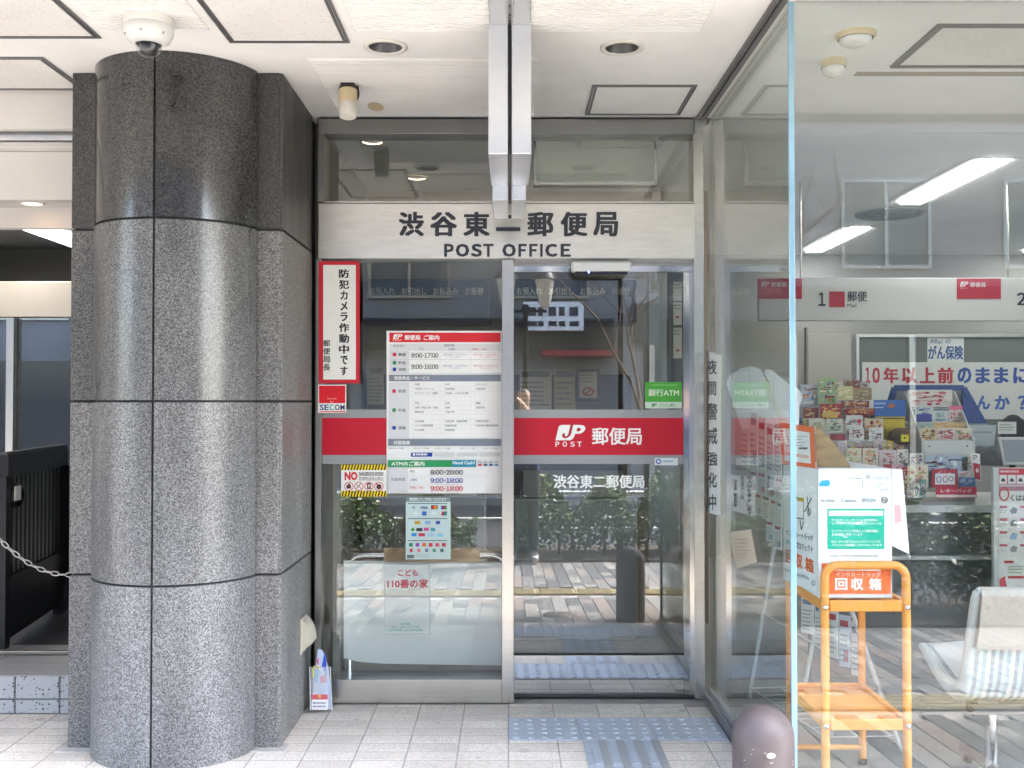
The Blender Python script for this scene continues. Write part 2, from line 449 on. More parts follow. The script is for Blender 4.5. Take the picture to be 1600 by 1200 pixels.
class Sheet:
    """A printed sheet on a known plane; contents are laid out in measured photo pixels."""
    def __init__(s, fn, pts, base, thick=.0015, round_=0):
        s.fn = fn; s.pts = pts if len(pts) > 2 and not isinstance(pts[0], (int, float)) else \
            [(pts[0], pts[3]), (pts[2], pts[3]), (pts[2], pts[1]), (pts[0], pts[1])]
        s.base = base; s.t = thick; s.n = .0005; s.mb = MB()
    def step(s): s.n += .00006; return s
    def P(s, px, py): return s.fn(px, py, s.n)
    def rect(s, a, b, c, d, m): return s.polyg([(a, d), (c, d), (c, b), (a, b)], m)
    def polyg(s, pts, m):
        s.step(); s.mb.poly([s.P(*p) for p in pts], m if not isinstance(m, str) else col(m)); return s
    def ell(s, cx, cy, rx, ry, m, n=20):
        return s.polyg([(cx + rx * math.cos(2 * math.pi * k / n), cy + ry * math.sin(2 * math.pi * k / n)) for k in range(n)], m)
    def ring(s, cx, cy, rx, ry, w, m, n=24):
        s.step(); o = []
        for k in range(n):
            c_, s_ = math.cos(2 * math.pi * k / n), math.sin(2 * math.pi * k / n)
            o += [s.P(cx + rx * c_, cy + ry * s_), s.P(cx + (rx - w) * c_, cy + (ry - w) * s_)]
        s.mb.add(o, [(2 * k, 2 * ((k + 1) % n), 2 * ((k + 1) % n) + 1, 2 * k + 1) for k in range(n)], m if not isinstance(m, str) else col(m)); return s
    def line(s, x0, y0, x1, y1, w, m):
        dx, dy = x1 - x0, y1 - y0; L = math.hypot(dx, dy) or 1; nx, ny = -dy / L * w / 2, dx / L * w / 2
        return s.polyg([(x0 + nx, y0 + ny), (x1 + nx, y1 + ny), (x1 - nx, y1 - ny), (x0 - nx, y0 - ny)], m)
    def text(s, t, a, b, c, d, m, bold=0.01, quad=None):
        s.step(); g, f, r = glyphs(t, bold)
        m = m if not isinstance(m, str) else col(m)
        if quad is None: quad = ((a, b), (c, b), (c, d), (a, d))
        tl, tr, br, bl = quad; o = []
        for u, v, z in g:
            x = (tl[0] * (1 - u) + tr[0] * u) * v + (bl[0] * (1 - u) + br[0] * u) * (1 - v)
            y = (tl[1] * (1 - u) + tr[1] * u) * v + (bl[1] * (1 - u) + br[1] * u) * (1 - v)
            o.append(s.fn(x, y, s.n + z))
        s.mb.add(o, f, m); return s
    def vtext(s, t, cx, w, y0, y1, m, bold=.01):
        h = (y1 - y0) / len(t)
        for i, ch in enumerate(t):
            small = ch in 'っゅょャュョッ'
            g = h * (.25 if small else .09)
            asp = .72 if ch in 'カメラです' else 1
            s.text(ch, cx - w / 2 * asp, y0 + i * h + g, cx + w / 2 * asp, y0 + (i + 1) * h - g, m, bold)
        return s
    def fine(s, x0, y0, x1, y1, m, rows, h=.55, seed=0):     # blocks of fine print too small to read
        rn = random.Random(seed); p = (y1 - y0) / rows
        for i in range(rows):
            x = x0; yy = y0 + i * p; end = x0 + (x1 - x0) * rn.uniform(.7, 1)
            while x < end:
                w = rn.uniform(1.2, 4); s.rect(x, yy, min(x + w, end), yy + p * h, m); s.n -= .00006
                x += w + rn.uniform(.5, 1.1)
        s.step(); return s
    def build(s, name, label=None, cat=None, group=None, parent=None):
        mb = MB(); n = len(s.pts)
        fr = [s.fn(x, y, 0) for x, y in s.pts]; bk = [s.fn(x, y, -s.t) for x, y in s.pts]
        mb.add(fr + bk, [tuple(range(n)), tuple(range(2 * n - 1, n - 1, -1))] + [(i, i + n, (i + 1) % n + n, (i + 1) % n) for i in range(n)],
               s.base if not isinstance(s.base, str) else col(s.base))
        o = mb.build(name, parent, label, cat, group)
        if s.mb.f: s.mb.build('printing', o)
        return o
def planeY(Y): return lambda px, py, n: onY(px, py, Y - n)
def planeX(X): return lambda px, py, n: onX(px, py, X - n)

def jp_logo(s, x0, y0, x1, y1, m, bg):
    """the slanted square J and P emblem"""
    w = x1 - x0; h = y1 - y0
    S = lambda u, v: (x0 + w * (u + .12 * (.5 - v)), y0 + h * v)
    s.polyg([S(*q) for q in ((.06, 1), (.06, .12), (.10, .03), (.16, 0), (.78, 0), (.90, .03), (.97, .15), (.985, .28), (.95, .44), (.86, .56), (.76, .58), (.677, .58), (.66, .80), (.62, .92), (.56, 1))], m)
    s.polyg([S(*q) for q in ((.447, -.02), (.54, -.02), (.54, .60), (.50, .76), (.42, .86), (.33, .86), (.26, .78), (.245, .66), (.25, .55), (.335, .55), (.335, .66), (.36, .73), (.40, .735), (.435, .66), (.447, .5))], bg)
    s.polyg([S(*q) for q in ((.70, .19), (.79, .19), (.83, .24), (.835, .33), (.80, .41), (.70, .41))], bg)

# ================================================================ SETTING
CZ = 2.712                         # soffit height
GX, GY = .925, 3.40                # return glass plane, shop window plane
def PB(name, parent, x0, y0, x1, y1, Yf, Yb, m, b=.002, **k):     # box whose front face covers a measured pixel rect at depth Yf
    a = onY(x0, y1, Yf); c = onY(x1, y0, Yf)
    return B(name, parent, a.x, c.x, Yf, Yb, a.z, c.z, m, b, **k)

# ---- ground, road and pavement (behind the viewer, seen in the glass)
def slope(y): return 0 if y > 3.28 else -.05 * (3.28 - max(y, -1.45))
mb = MB(); ASPH = mat('asphalt', (.055, .055, .057), .85, var=.25, vscale=40)
mb.poly([(-120, -120, -.62), (120, -120, -.62), (120, 120, -.62), (-120, 120, -.62)], mat('earth', (.16, .14, .11), .9, var=.2, vscale=.4)); mb.build('ground', kind='structure')
mb = MB().box(-40, 40, -8.2, -1.62, -.6, -.39, ASPH); mb.build('road', kind='structure')
mb = MB()
for k in range(10): mb.box(-30 + k * 6, -27 + k * 6, -5.0, -4.88, -.39, -.386, mat('road_paint', (.75, .75, .72), .7))
mb.build('lane_marking', kind='structure')
mb = MB().box(-40, 40, -1.62, -1.45, -.6, -.235, mat('kerb_stone', (.36, .35, .34), .8, var=.15, vscale=30)); mb.build('kerb', kind='structure')
mb = MB().box(-40, 40, -10.4, -8.2, -.6, -.27, mat('far_pavement_stone', (.34, .32, .30), .8, var=.15, vscale=6)); mb.build('far_pavement', kind='structure')
mb = MB().box(-14, 14, -1.45, 3.279, -.6, -.012, GROUT)
for p in mb.v:
    if p.z > -.1: p.z += slope(p.y)
side = mb.build('pavement', kind='structure')
PV = [mat('paver_%d' % i, c, .75, var=.15, vscale=60) for i, c in enumerate([(.165, .158, .15), (.21, .20, .186), (.20, .162, .14), (.09, .087, .085), (.225, .207, .182), (.125, .12, .115)])]
mb = MB(); r = random.Random(3)
for i in range(138):
    x = -6.9 + i * .1; y = -.42 - .1 * (i % 2); run = r.choice(PV); 
    while y < 3.25:
        y1 = min(y + .2, 3.272); y0 = max(y, -.42)
        if not (y < 1.9 and y1 > 1.58) and y1 - y0 > .03:
            if r.random() < .5: run = r.choice(PV)
            mb.box(x + .003, x + .097, y0 + .003, y1 - .003, -.03, 0, run)
        y += .2
for p in mb.v: p.z += slope(p.y)
mb.build('paver_field', side, kind='stuff')
YEL = mat('yellow_tactile', (.31, .25, .13), .7, var=.1, vscale=30)
mb = MB()
for i in range(47): mb.box(-7 + i * .3 + .004, -7 + i * .3 + .296, 1.6, 1.88, -.03, .004, YEL)
for i in range(47):
    for q in range(4): mb.box(-7 + i * .3 + .02, -7 + i * .3 + .28, 1.625 + q * .068, 1.655 + q * .068, .004, .009, YEL)
for p in mb.v: p.z += slope(p.y)
mb.build('guidance_strip', side, kind='stuff')
mb = MB().box(-14, 14, -1.449, -.46, -.25, -.17, mat('planting_soil', (.09, .065, .045), .95, var=.4, vscale=40)); mb.build('planting_bed', kind='structure')
mb = MB(); mb.lathe([(0, .0105), (.1, .0105), (.105, .004)], (.32, 2.95, slope(2.95)), mat('manhole_iron', (.12, .10, .085), .6, metal=.5, var=.3, vscale=50), 24)
mb.build('manhole_cover', side)

# ---- porch floor: 200 x 100 mm tiles
pf = MB().box(-6, .99, 3.282, 4.95, -.5, -.0009, GROUT).build('porch_floor', kind='structure')
tile_me, _ = MB().box(-.0970, .0970, -.0458, .0458, -.012, 0, TILE, .0007).mesh((0, 0, 0))
tile_me.name = 'tile'
colx, coly = -1.342, 4.19
nt = 0
for i in range(-14, 5):
    for j in range(15):
        cx = -.006 + .2 * i + .1; cy = 4.727 - .1 * j - .05
        if -1.70 < cx < -1.0 and cy > 4.2: continue
        if (cx - colx) ** 2 + (cy - coly) ** 2 < .25 ** 2: continue
        if cx < -1.75 and cy > 4.62: continue
        if cx > .85 : 
            continue
        o = place('tile', tile_me, (cx, cy, 0), pf); nt += 1
tile_n, _ = MB().box(-.0472, .0472, -.0458, .0458, -.012, 0, TILE, .0007).mesh((0, 0, 0))
for j in range(15): place('tile', tile_n, (.845, 4.727 - .1 * j - .05, 0), pf)
tile_f, _ = MB().box(-.0972, .0972, -.0222, .0222, -.012, 0, TILE, .0007).mesh((0, 0, 0))
for i in range(-4, 4): place('tile', tile_f, (-.006 + .2 * i + .1, 4.727 + .025, 0), pf)
mb = MB().box(-6, -2.82, 3.29, 4.61, -.012, -.0004, TILE); mb.build('outer_paving', pf, kind='stuff')
MB().box(-1.80, -.89, 4.115, 4.22, -.02, .004, mat('pier_mortar', (.42, .40, .37), .9, var=.15, vscale=30), .002).build('pier_mortar_bed', pf)

# ---- tactile plates at the door
def plate(kind):
    mb = MB().box(-.149, .149, -.149, .149, 0, .005, TACT, .0015)
    if kind == 'dots':
        for i in range(5):
            for j in range(5):
                mb.lathe([(.0155, .005), (.013, .0085), (.008, .0098), (0, .0098)], (-.12 + .06 * i, -.12 + .06 * j, 0), TACT, 10)
    else:
        DK = mat('tactile_groove', (.33, .345, .35), .5, metal=.3)
        for i in range(4):
            x = -.108 + .072 * i
            mb.box(x - .014, x + .014, -.135, .135, .005, .0095, TACT, .003)
            mb.box(x + .019, x + .052, -.149, .149, .0045, .0054, DK)
    return mb.mesh((0, 0, 0))[0]
dm, bm_ = plate('dots'), plate('bars')
def tactile(name, label, cx, cy, parts):
    t = thing(name, label, 'tactile paving', (cx, cy, .0005), 'steel tactile paving leading to the door')
    for me, x, y in parts: place('plate', me, (x, y, .0005), t)
tactile('tactile_plate', 'blue-grey steel dotted tactile strip right before the sliding door', .444, 4.40, [(dm, .144 + .3 * k, 4.401) for k in range(3)])
tactile('tactile_plate', 'blue-grey steel ribbed tactile strip running from the dotted one towards the street', .446, 3.95, [(bm_, .446, 4.1), (bm_, .446, 3.8)])
tactile('tactile_plate', 'blue-grey steel dotted tactile strip at the outer edge of the porch', .444, 3.5, [(dm, .144 + .3 * k, 3.5) for k in range(3)])

# ---- soffit over the porch
so = MB().box(-6, 6, 2.05, 3.36, CZ, CZ + .05, SOFF).build('soffit', kind='structure')
def holed(x0, x1, y0, y1, z, holes, m, a=.12, up=.062):   # ceiling board with round openings
    mb = MB(); xs = x0
    for hx, hy, hr in sorted(holes):
        mb.poly([(xs, y0, z), (xs, y1, z), (hx - a, y1, z), (hx - a, y0, z)], m)
        mb.poly([(hx - a, y0, z), (hx - a, hy - a, z), (hx + a, hy - a, z), (hx + a, y0, z)], m)
        mb.poly([(hx - a, hy + a, z), (hx - a, y1, z), (hx + a, y1, z), (hx + a, hy + a, z)], m)
        n = 32; v = []
        for k in range(n):
            t_ = 2 * math.pi * k / n; c_, s_ = math.cos(t_), math.sin(t_); q = a / max(abs(c_), abs(s_))
            v += [(hx + q * c_, hy + q * s_, z), (hx + hr * c_, hy + hr * s_, z)]
        mb.add(v, [(2 * k, 2 * k + 1, 2 * ((k + 1) % n) + 1, 2 * ((k + 1) % n)) for k in range(n)], m)
        xs = hx + a
    mb.poly([(xs, y0, z), (xs, y1, z), (x1, y1, z), (x1, y0, z)], m)
    mb.box(x0, x1, y0, y1, z + up, z + up + .01, m)
    return mb
holed(-6, .868, 3.361, 4.95, CZ, [(-.466, 3.853, .064), (.419, 3.86, .064)], SOFF).build('soffit_board', so)
def hatch(x0, x1, y0, y1, m, name='access_panel', fw=.022):
    p = MB().box(x0 + fw, x1 - fw, y0 + fw, y1 - fw, CZ - .004, CZ + .01, m).build(name, so)
    mb = MB()
    mb.box(x0, x1, y0, y0 + fw * .8, CZ - .006, CZ + .012, GREYTRIM); mb.box(x0, x1, y1 - fw * .8, y1, CZ - .006, CZ + .012, GREYTRIM)
    for xx in (x0, x1 - fw):
        mb.box(xx, xx + fw * .4, y0 + fw * .8, y1 - fw * .8, CZ - .006, CZ + .012, GREYTRIM); mb.box(xx + fw * .6, xx + fw, y0 + fw * .8, y1 - fw * .8, CZ - .006, CZ + .012, GREYTRIM)
    mb.build('panel_frame', p)
hatch(.345, .785, 4.32, 4.765, SOFF)
hatch(-1.034, -.592, 3.0, 3.806, SOFFP)
hatch(-2.6, -1.49, 3.0, 3.76, SOFFP)
hatch(-3.0, -1.80, 3.974, 4.385, SOFFP)
RIB = mat('soffit_rib', (.77, .755, .72), .7, var=.05, vscale=4)
def ribbed(x0, x1, y0, y1):
    mb = MB().box(x0, x1, y0, y1, CZ - .002, CZ + .01, RIB); y = y0 + .006
    while y < y1 - .012:
        mb.box(x0 + .004, x1 - .004, y, y + .011, CZ - .007, CZ - .0015, SOFF); y += .021
    mb.build('ribbed_vent', so)
ribbed(-.555, .682, 3.0, 3.695)
ribbed(-1.46, -1.07, 3.0, 3.676)
ribbed(-.785, .113, 3.99, 4.80)
# stain where a hanging plant root or nest grew
# lights recessed in the soffit
DLW = mat('downlight_ring', (.74, .72, .66), .5); DLI = mat('downlight_reflector', (.16, .16, .155), .35, metal=.7)
def downlight(x, y, label, r=.062, lit=0, z=CZ, group='unlit downlights in the porch soffit'):
    t = thing('ceiling_light', label, 'downlight', (x, y, z), group)
    MB().lathe([(r * 1.33, -.001), (r * 1.33, -.006), (r * 1.05, -.008), (r, -.004)], (x, y, z), DLW, 36).build('trim_ring', t)
    MB().lathe([(r, -.0045), (r * .86, .03), (r * .7, .055), (0, .058)], (x, y, z - .03 if 0 else z), DLI if not lit else mat('lit_reflector', (1, .78, .52), .4, emit=lit), 36).build('reflector', t)

# ---- the pier with its half-round granite column
t = thing('granite_column', 'speckled grey granite half-round column on a square pier left of the entrance', 'column', (colx, 4.45, 0))
PXL, PXR, PY = -1.766, -.918, 4.165
R = .335; CY = 4.232
ZS = [.0005, .691, 1.385, 2.077, CZ - .001]
JG = .0045
JOINT = mat('granite_joint', (.035, .035, .04), .8)
MB().box(PXL + .012, PXR - .012, PY + .012, 4.93, .001, CZ - .002, JOINT).build('joint_backing', t)
MB().lathe([(R - .012, .001), (R - .012, CZ - .002)], (colx, CY, 0), JOINT, 40).build('column_joint_backing', t)
GP = GH = None
def arc_panel(a0, a1, z0, z1):
    n = 16; v = []; f = []
    for k in range(n + 1):
        a = a0 + (a1 - a0) * k / n
        for rr in (R, R - .03):
            for z in (z0, z1):
                v.append((colx + rr * math.cos(a), CY + rr * math.sin(a), z))
    for k in range(n):
        b0 = k * 4; b1 = b0 + 4
        f += [(b0, b1, b1 + 1, b0 + 1)]
    mb = MB(); mb.add(v, f, GP, True)
    f2 = []
    for k in range(n):
        b0 = k * 4; b1 = b0 + 4
        f2 += [(b0 + 1, b1 + 1, b1 + 3, b0 + 3), (b0, b0 + 2, b1 + 2, b1)]
    f2 += [(0, 1, 3, 2), (n * 4, n * 4 + 2, n * 4 + 3, n * 4 + 1)]
    mb.add(v, f2, GP)
    return mb
for i in range(4):
    z0, z1 = ZS[i] + (JG if i else 0), ZS[i + 1] - (JG if i < 3 else 0)
    GP, GH = [(MATS['granite_polished_' + q], MATS['granite_honed_' + q]) for q in ('full_tone', 'full_tone', 'mid', 'soffit_shaded')][i]
    g = JG / R
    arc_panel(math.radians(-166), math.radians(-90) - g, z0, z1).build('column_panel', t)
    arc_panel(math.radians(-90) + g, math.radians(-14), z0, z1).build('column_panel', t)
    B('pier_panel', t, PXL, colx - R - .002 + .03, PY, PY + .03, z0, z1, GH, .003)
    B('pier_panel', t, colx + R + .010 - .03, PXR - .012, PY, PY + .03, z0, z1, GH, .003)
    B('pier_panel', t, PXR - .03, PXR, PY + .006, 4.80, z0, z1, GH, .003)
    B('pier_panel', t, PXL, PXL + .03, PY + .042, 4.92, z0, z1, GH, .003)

# ---- entrance framework
YF = 4.80
e = thing('entrance_front', 'satin steel entrance framework with glazed screen and lettered fascia', 'shopfront', (0, 4.86, 0))
PB('head_channel', e, 497, 186, 1086, 209, YF, 4.93, STEELD)
PB('jamb', e, 496, 209, 507, 318, YF, 4.93, STEELD)
PB('jamb', e, 491, 404, 503, 1066, YF, 4.93, STEELD)
PB('inner_jamb', e, 519, 408, 532, 1064, 4.86, 4.93, mat('olive_jamb', (.30, .29, .25), .5))
PB('mullion', e, 784, 405, 803, 1099, YF - .03, 4.862, STEEL)
PB('post', e, 1086, 187, 1099, 1092, YF, 4.93, STEEL)
PB('sill', e, 487, 1062, 784, 1099, YF - .04, 4.93, STEEL)
fa = PB('fascia', e, 497, 318, 1086, 404, YF - .01, 4.93, FASC)
PB('transom', e, 497, 314, 1086, 317.5, YF, 4.93, STEEL)
PB('transom_glazing', e, 507, 209, 1086, 314, 4.85, 4.858, MATS['screen_glass'], 0)
PB('window_pane', e, 503, 406, 784, 1064, 4.84, 4.848, MATS['screen_glass'], 0)
PB('door_head', e, 803, 404, 1086, 411.5, YF + .02, 4.93, STEELD)
PB('door_track', e, 803, 1088.5, 1094, 1091, 4.845, 4.92, RUBBER)
# fascia lettering, each character a raised cut-out
def raised(ch, x0, y0, x1, y1, Y, m, parent, bold, name='sign_letter', d=.004):
    g, f, r_ = glyphs(ch, bold)
    P = [onY(x0 + (x1 - x0) * u, y1 - (y1 - y0) * v, Y - z) for u, v, z in g]
    n = len(P); Q = [p + Vector((0, d, 0)) for p in P]
    from collections import Counter
    ed = Counter()
    for ff in f:
        for a in range(len(ff)): ed[(ff[a], ff[(a + 1) % len(ff)])] += 1
    sides = [(b, a, a + n, b + n) for a, b in ed if (b, a) not in ed]
    mb = MB(); mb.add(P + Q, list(f) + sides, m)
    return mb.build(name, parent)
KX = [(623, 662), (672, 714), (724, 765), None, (824, 865), (876, 918), (927, 966)]
for ch, xx in zip('渋谷東二郵便局', KX):
    if ch == '二':
        for y0_, y1_, i0, i1 in ((336, 341, 4, 4), (355, 361, 0, 0)): PB('sign_stroke', fa, 775 + i0, y0_, 813 - i1, y1_, YF - .0145, YF - .0105, INK, 0)
    else: raised(ch, xx[0], 331, xx[1], 369, YF - .0145, INK, fa, .036)
PO = [('P', 694, 709), ('O', 712, 733), ('S', 736, 753), ('T', 755, 771), ('O', 785, 806), ('F', 810, 823), ('F', 827, 840), ('I', 844, 848), ('C', 852, 871), ('E', 876, 892)]
for ch, a, b in PO:
    if ch == 'I': PB('sign_letter', fa, a, 381, b, 401, YF - .0145, YF - .0105, INK, 0)
    else: raised(ch, a, 381, b, 401, YF - .0145, INK, fa, .045)
# coloured film bands on the fixed window
YG = 4.837
def band(parent, x0, x1, Y):
    for nm, y0, y1, m in (('grey_stripe', 640, 653, 'grey_film'), ('red_band', 653, 711, 'red_film'), ('grey_stripe', 711, 725, 'grey_film')):
        PB(nm, parent, x0, y0, x1, y1, Y, Y + .001, MATS[m], 0)
band(e, 503, 784, YG)

# ---- sliding door
YD = 4.87
d = thing('sliding_door', 'glass sliding entrance door with red band and mirror-steel kick panel', 'door', tuple(onY(940, 1088, YD)))
PB('top_rail', d, 800, 411.5, 1084, 425, YD, YD + .035, MIRROR)
PB('kick_panel', d, 800, 1024, 1070, 1088, YD, YD + .03, mat('kick_steel', (.72, .72, .71), .06, metal=1, var=.05, vscale=8))
PB('stile', d, 1069, 425, 1083, 1088, YD - .005, YD + .03, MIRROR)
pane = PB('pane', d, 800, 425, 1069, 1024, YD + .008, YD + .016, MATS['door_glass'], 0)
PB('glazing_bead', d, 800, 1021.5, 1069, 1024, YD + .002, YD + .02, RUBBER, 0)
band(d, 803, 1069, YD + .005)
s = Sheet(planeY(YD + .003), (864, 664, 1006, 699), MATS['red_film'], .0006)
W = col('f2f2f0')
jp_logo(s, 868, 664, 914, 688, W, col('b0142f'))
s.text('P', 868, 690, 874, 698, W, .03).text('O', 879, 690, 886, 698, W, .03).text('S', 891, 690, 898, 698, W, .03).text('T', 902, 690, 909, 698, W, .03)
s.text('郵便局', 925, 668, 1003, 695, W, .02)
s.build('band_lettering', parent=d)
mbt = MB()
s = Sheet(planeY(YD + .006), (864, 742, 866, 744), W, .0003); s.text('渋谷東二郵便局', 865, 742, 1007, 763, W, .03); s.build('door_lettering', parent=d)
# sensor over the door
t = thing('door_sensor', 'white motion sensor box above the sliding door', 'sensor', tuple(onY(940, 428, 4.76)))
PB('housing', t, 893, 408, 987, 424, 4.735, 4.79, mat('sensor_white', (.66, .68, .69), .4), .008)
PB('lens_strip', t, 899, 423, 981, 428.5, 4.742, 4.785, mat('sensor_lens', (.02, .02, .03), .15), .002)
PB('indicator', t, 919, 424.5, 921, 426.5, 4.7405, 4.743, mat('sensor_led', (.15, .2, .9), .3, emit=1.5), 0)

# ---- hanging steel shutter-post bracket before the fascia
t = thing('shutter_post_bracket', 'brushed aluminium double box bracket hanging from the soffit before the fascia', 'bracket', (0, 3.9, 2.2))
for sg in (-1, 1):
    x0, x1 = (-.076, -.008) if sg < 0 else (.006, .074)
    B('arm', t, x0, x1, 3.6, 4.13, 2.247, CZ + .001, ALU, .003)
    B('arm_step', t, x0 + (.004 if sg < 0 else 0), x1 - (0 if sg < 0 else .010), 4.132, 4.56, 2.19, CZ - .001, ALU, .003)
    B('ceiling_channel', t, x0 + .004, x1 - .004, 2.9, 3.597, CZ - .012, CZ + .001, STEEL, .001)
B('centre_web', t, -.0075, .0055, 3.66, 4.5, 2.26, CZ - .002, mat('web_steel', (.13, .13, .135), .5, metal=.6), .001)
B('screw_strip', t, -.0075, .0055, 2.9, 3.655, CZ - .008, CZ - .0005, STEEL, .001)
for y in (3.44, 3.52, 3.58): MB().lathe([(0, -.003), (.003, -.003), (.003, 0)], (-.001, y, CZ - .008), RUBBER, 8).build('screw', t)

# ---- soffit equipment
t = thing('dome_camera', 'white dome security camera on the soffit above the granite column', 'camera', (-1.246, 3.56, CZ))
cx, cy = -1.246, 3.555
MB().lathe([(.083, 0), (.083, -.03), (.080, -.036)], (cx, cy, CZ), WHITE, 40).build('mount', t)
MB().lathe([(.080, -.036), (.083, -.04), (.083, -.062), (.070, -.085), (.045, -.10), (.043, -.098)], (cx, cy, CZ), mat('camera_white', (.72, .74, .73), .35), 40).build('housing', t)
MB().lathe([(.043, -.098), (.043, -.108), (.036, -.126), (.022, -.138), (0, -.142)], (cx, cy, CZ), MATS['clear_plastic'], 32).build('dome', t)
k = MB().lathe([(.0, -.095), (.032, -.095), (.034, -.11), (.022, -.128), (0, -.131)], (cx, cy, CZ), mat('camera_core', (.02, .02, .022), .3), 20).build('lens_unit', t)
MB().lathe([(0, 0), (.011, 0), (.011, .006)], (cx - .004, cy - .028, CZ - .116), CHROME, 14, Matrix.Rotation(math.radians(60), 3, 'X')).build('lens', t)
for a in (-2.6, -1.57, -.6):
    MB().lathe([(0, -.002), (.005, -.002), (.005, .003)], (cx + .076 * math.cos(a), cy + .076 * math.sin(a), CZ - .072), STEELD, 8, Matrix.Rotation(-.7, 3, 'X')).build('screw', t)
t = thing('spot_lamp', 'cream and white cylindrical spot lamp with dark cap under the soffit', 'lamp', (-.676, 4.30, CZ))
x, y = -.676, 4.30
B('bracket', t, x - .028, x + .03, y - .03, y + .05, CZ - .012, CZ + .001, mat('dark_bronze', (.05, .045, .04), .5, metal=.4), .003)
MB().tube([(x + .036, y + .02, CZ - .006), (x + .040, y + .02, CZ - .045), (x + .040, y - .01, CZ - .07)], .006, MATS['dark_bronze'], 8).build('stay', t)
ax = Vector((.004, -.022, -.13)); p0 = Vector((x, y, CZ - .018))
MB().tube([p0, p0 + ax * .12], [.036, .04], MATS['dark_bronze'], 24).build('cap', t)
MB().tube([p0 + ax * .12, p0 + ax * .56], .039, mat('cream_plastic', (.70, .58, .36), .4), 24).build('upper_barrel', t)
MB().tube([p0 + ax * .56, p0 + ax * .58, p0 + ax * .97, p0 + ax], [.036, .0375, .0365, .034], mat('aged_white', (.76, .73, .66), .45, var=.08, vscale=30), 24).build('lower_barrel', t)
mb = MB().disc((-.602, 4.62, CZ - .0024 - .006), .035, mat('beige_patch', (.62, .52, .34), .8), 20, None, .07); mb.build('patched_hole', so)
downlight(-.466, 3.853, 'unlit round downlight in the soffit left of the bracket')
downlight(.419, 3.86, 'unlit round downlight in the soffit right of the bracket')

# ================================================================ BUILDING MASS, LEFT PASSAGE, OPPOSITE SIDE OF THE STREET
CLAD = mat('upper_cladding', (.42, .40, .37), .6, var=.08, vscale=2)
bd = thing('post_office_building', 'upper storeys of the post office building over the porch', 'building', (0, 8, 2.78))
MB().box(-9, 9, 2.05, 13, 2.78, 12, CLAD).build('upper_wall', bd)
MB().box(-9, 9, 2.03, 2.05, CZ - .04, 2.78, CLAD).build('soffit_edge', bd)
MB().box(-9.2, -6, 2.05, 13, -.5, 2.779, CLAD).build('side_wall', bd)
MB().box(6, 9.2, 2.05, 13, -.5, 2.779, CLAD).build('side_wall', bd)
MB().box(-6, 6, 12.8, 13, -.5, 2.779, CLAD).build('rear_wall', bd)
for i in range(5):
    for j in range(2):
        w = MB().box(-7.6 + i * 3.2, -5.4 + i * 3.2, 2.01, 2.049, 4 + j * 3.6, 5.9 + j * 3.6, STEELD).build('window', bd)
        MB().box(-7.5 + i * 3.2, -5.5 + i * 3.2, 2.002, 2.009, 4.1 + j * 3.6, 5.8 + j * 3.6, mat('dark_pane', (.05, .06, .07), .05)).build('pane', w)

# ---- left passage
LW = mat('lintel_white', (.70, .68, .65), .6, var=.05, vscale=2)
pw = thing('passage_lintel', 'white shutter housing and lintel over the passage left of the column', 'lintel', (-3.8, 4.6, 2.2))
B('fascia_board', pw, -6, PXL - .003, 4.392, 4.44, 2.545, CZ + .01, LW)
B('shutter_slot', pw, -6, PXL - .003, 4.441, 4.60, 2.555, 2.60, BLACK, 0)
B('guide_rail', pw, -6, PXL - .003, 4.47, 4.56, 2.518, 2.553, ALU)
B('guide_rail', pw, -6, PXL - .003, 4.50, 4.58, 2.49, 2.516, LW)
B('housing_board', pw, -6, PXL - .003, 4.56, 4.62, 2.273, 2.488, LW)
hb = holed(-6, PXL - .003, 4.62, 4.90, 2.30, [(-2.2, 4.76, .045)], LW, .07).build('housing_soffit', pw)
B('rear_board', pw, -6, PXL - .003, 4.90, 4.95, 2.205, 2.5, LW)
downlight(-2.2, 4.76, 'small warm lit downlight under the white lintel left of the column', .043, .35, 2.30, 'lit downlights')
DP = mat('passage_paint', (.40, .41, .41), .7, var=.05, vscale=2)
pg = MB().box(-6, -1.5, 4.95, 9.9, 2.5, 2.55, DP).build('passage_ceiling', kind='structure')
MB().box(-1.78, -1.50, 4.96, 9.9, .17, 2.5, DP).build('passage_wall', kind='structure')
st = MB().box(-6, PXL - .002, 4.632, 9.9, -.3, .158, GROUT).build('passage_step', kind='structure')
sx = onY(92, 1090, 4.62).x
for k in range(9):
    x1 = sx + .003 + .195 - k * .198 if False else sx - k * .198
    for z0, z1 in ((.003, .062), (.068, .166)):
        B('step_brick', st, x1 - .192, x1, 4.62, 4.634, z0, z1, TILE2, .003)
for z0, z1 in ((.003, .062), (.068, .166)): B('step_brick', st, sx + .006, PXL - .003, 4.62, 4.634, z0, z1, TILE2, .003)
TRD = mat('tread_stone', (.40, .395, .385), .6, var=.12, vscale=30, stretch=(1, 8, 1), rnd=.06)
for k in range(8):
    for j, (y0, y1) in enumerate(((4.62, 4.80), (4.803, 4.985), (5.02, 5.2))):
        B('tread_tile', st, sx - .6 * k - .4 + .003, sx - .6 * k + .197, y0 + .001, y1, .1665, .171, TRD, .001)
t = B('threshold_rail', None, -6, PXL - .004, 4.99, 5.015, .172, .19, STEEL, .003, label='steel threshold rail across the passage step', cat='threshold')
MB().box(-6, -1.79, 5.21, 9.85, .166, .169, mat('passage_floor', (.06, .06, .065), .5)).build('passage_floor', kind='structure')
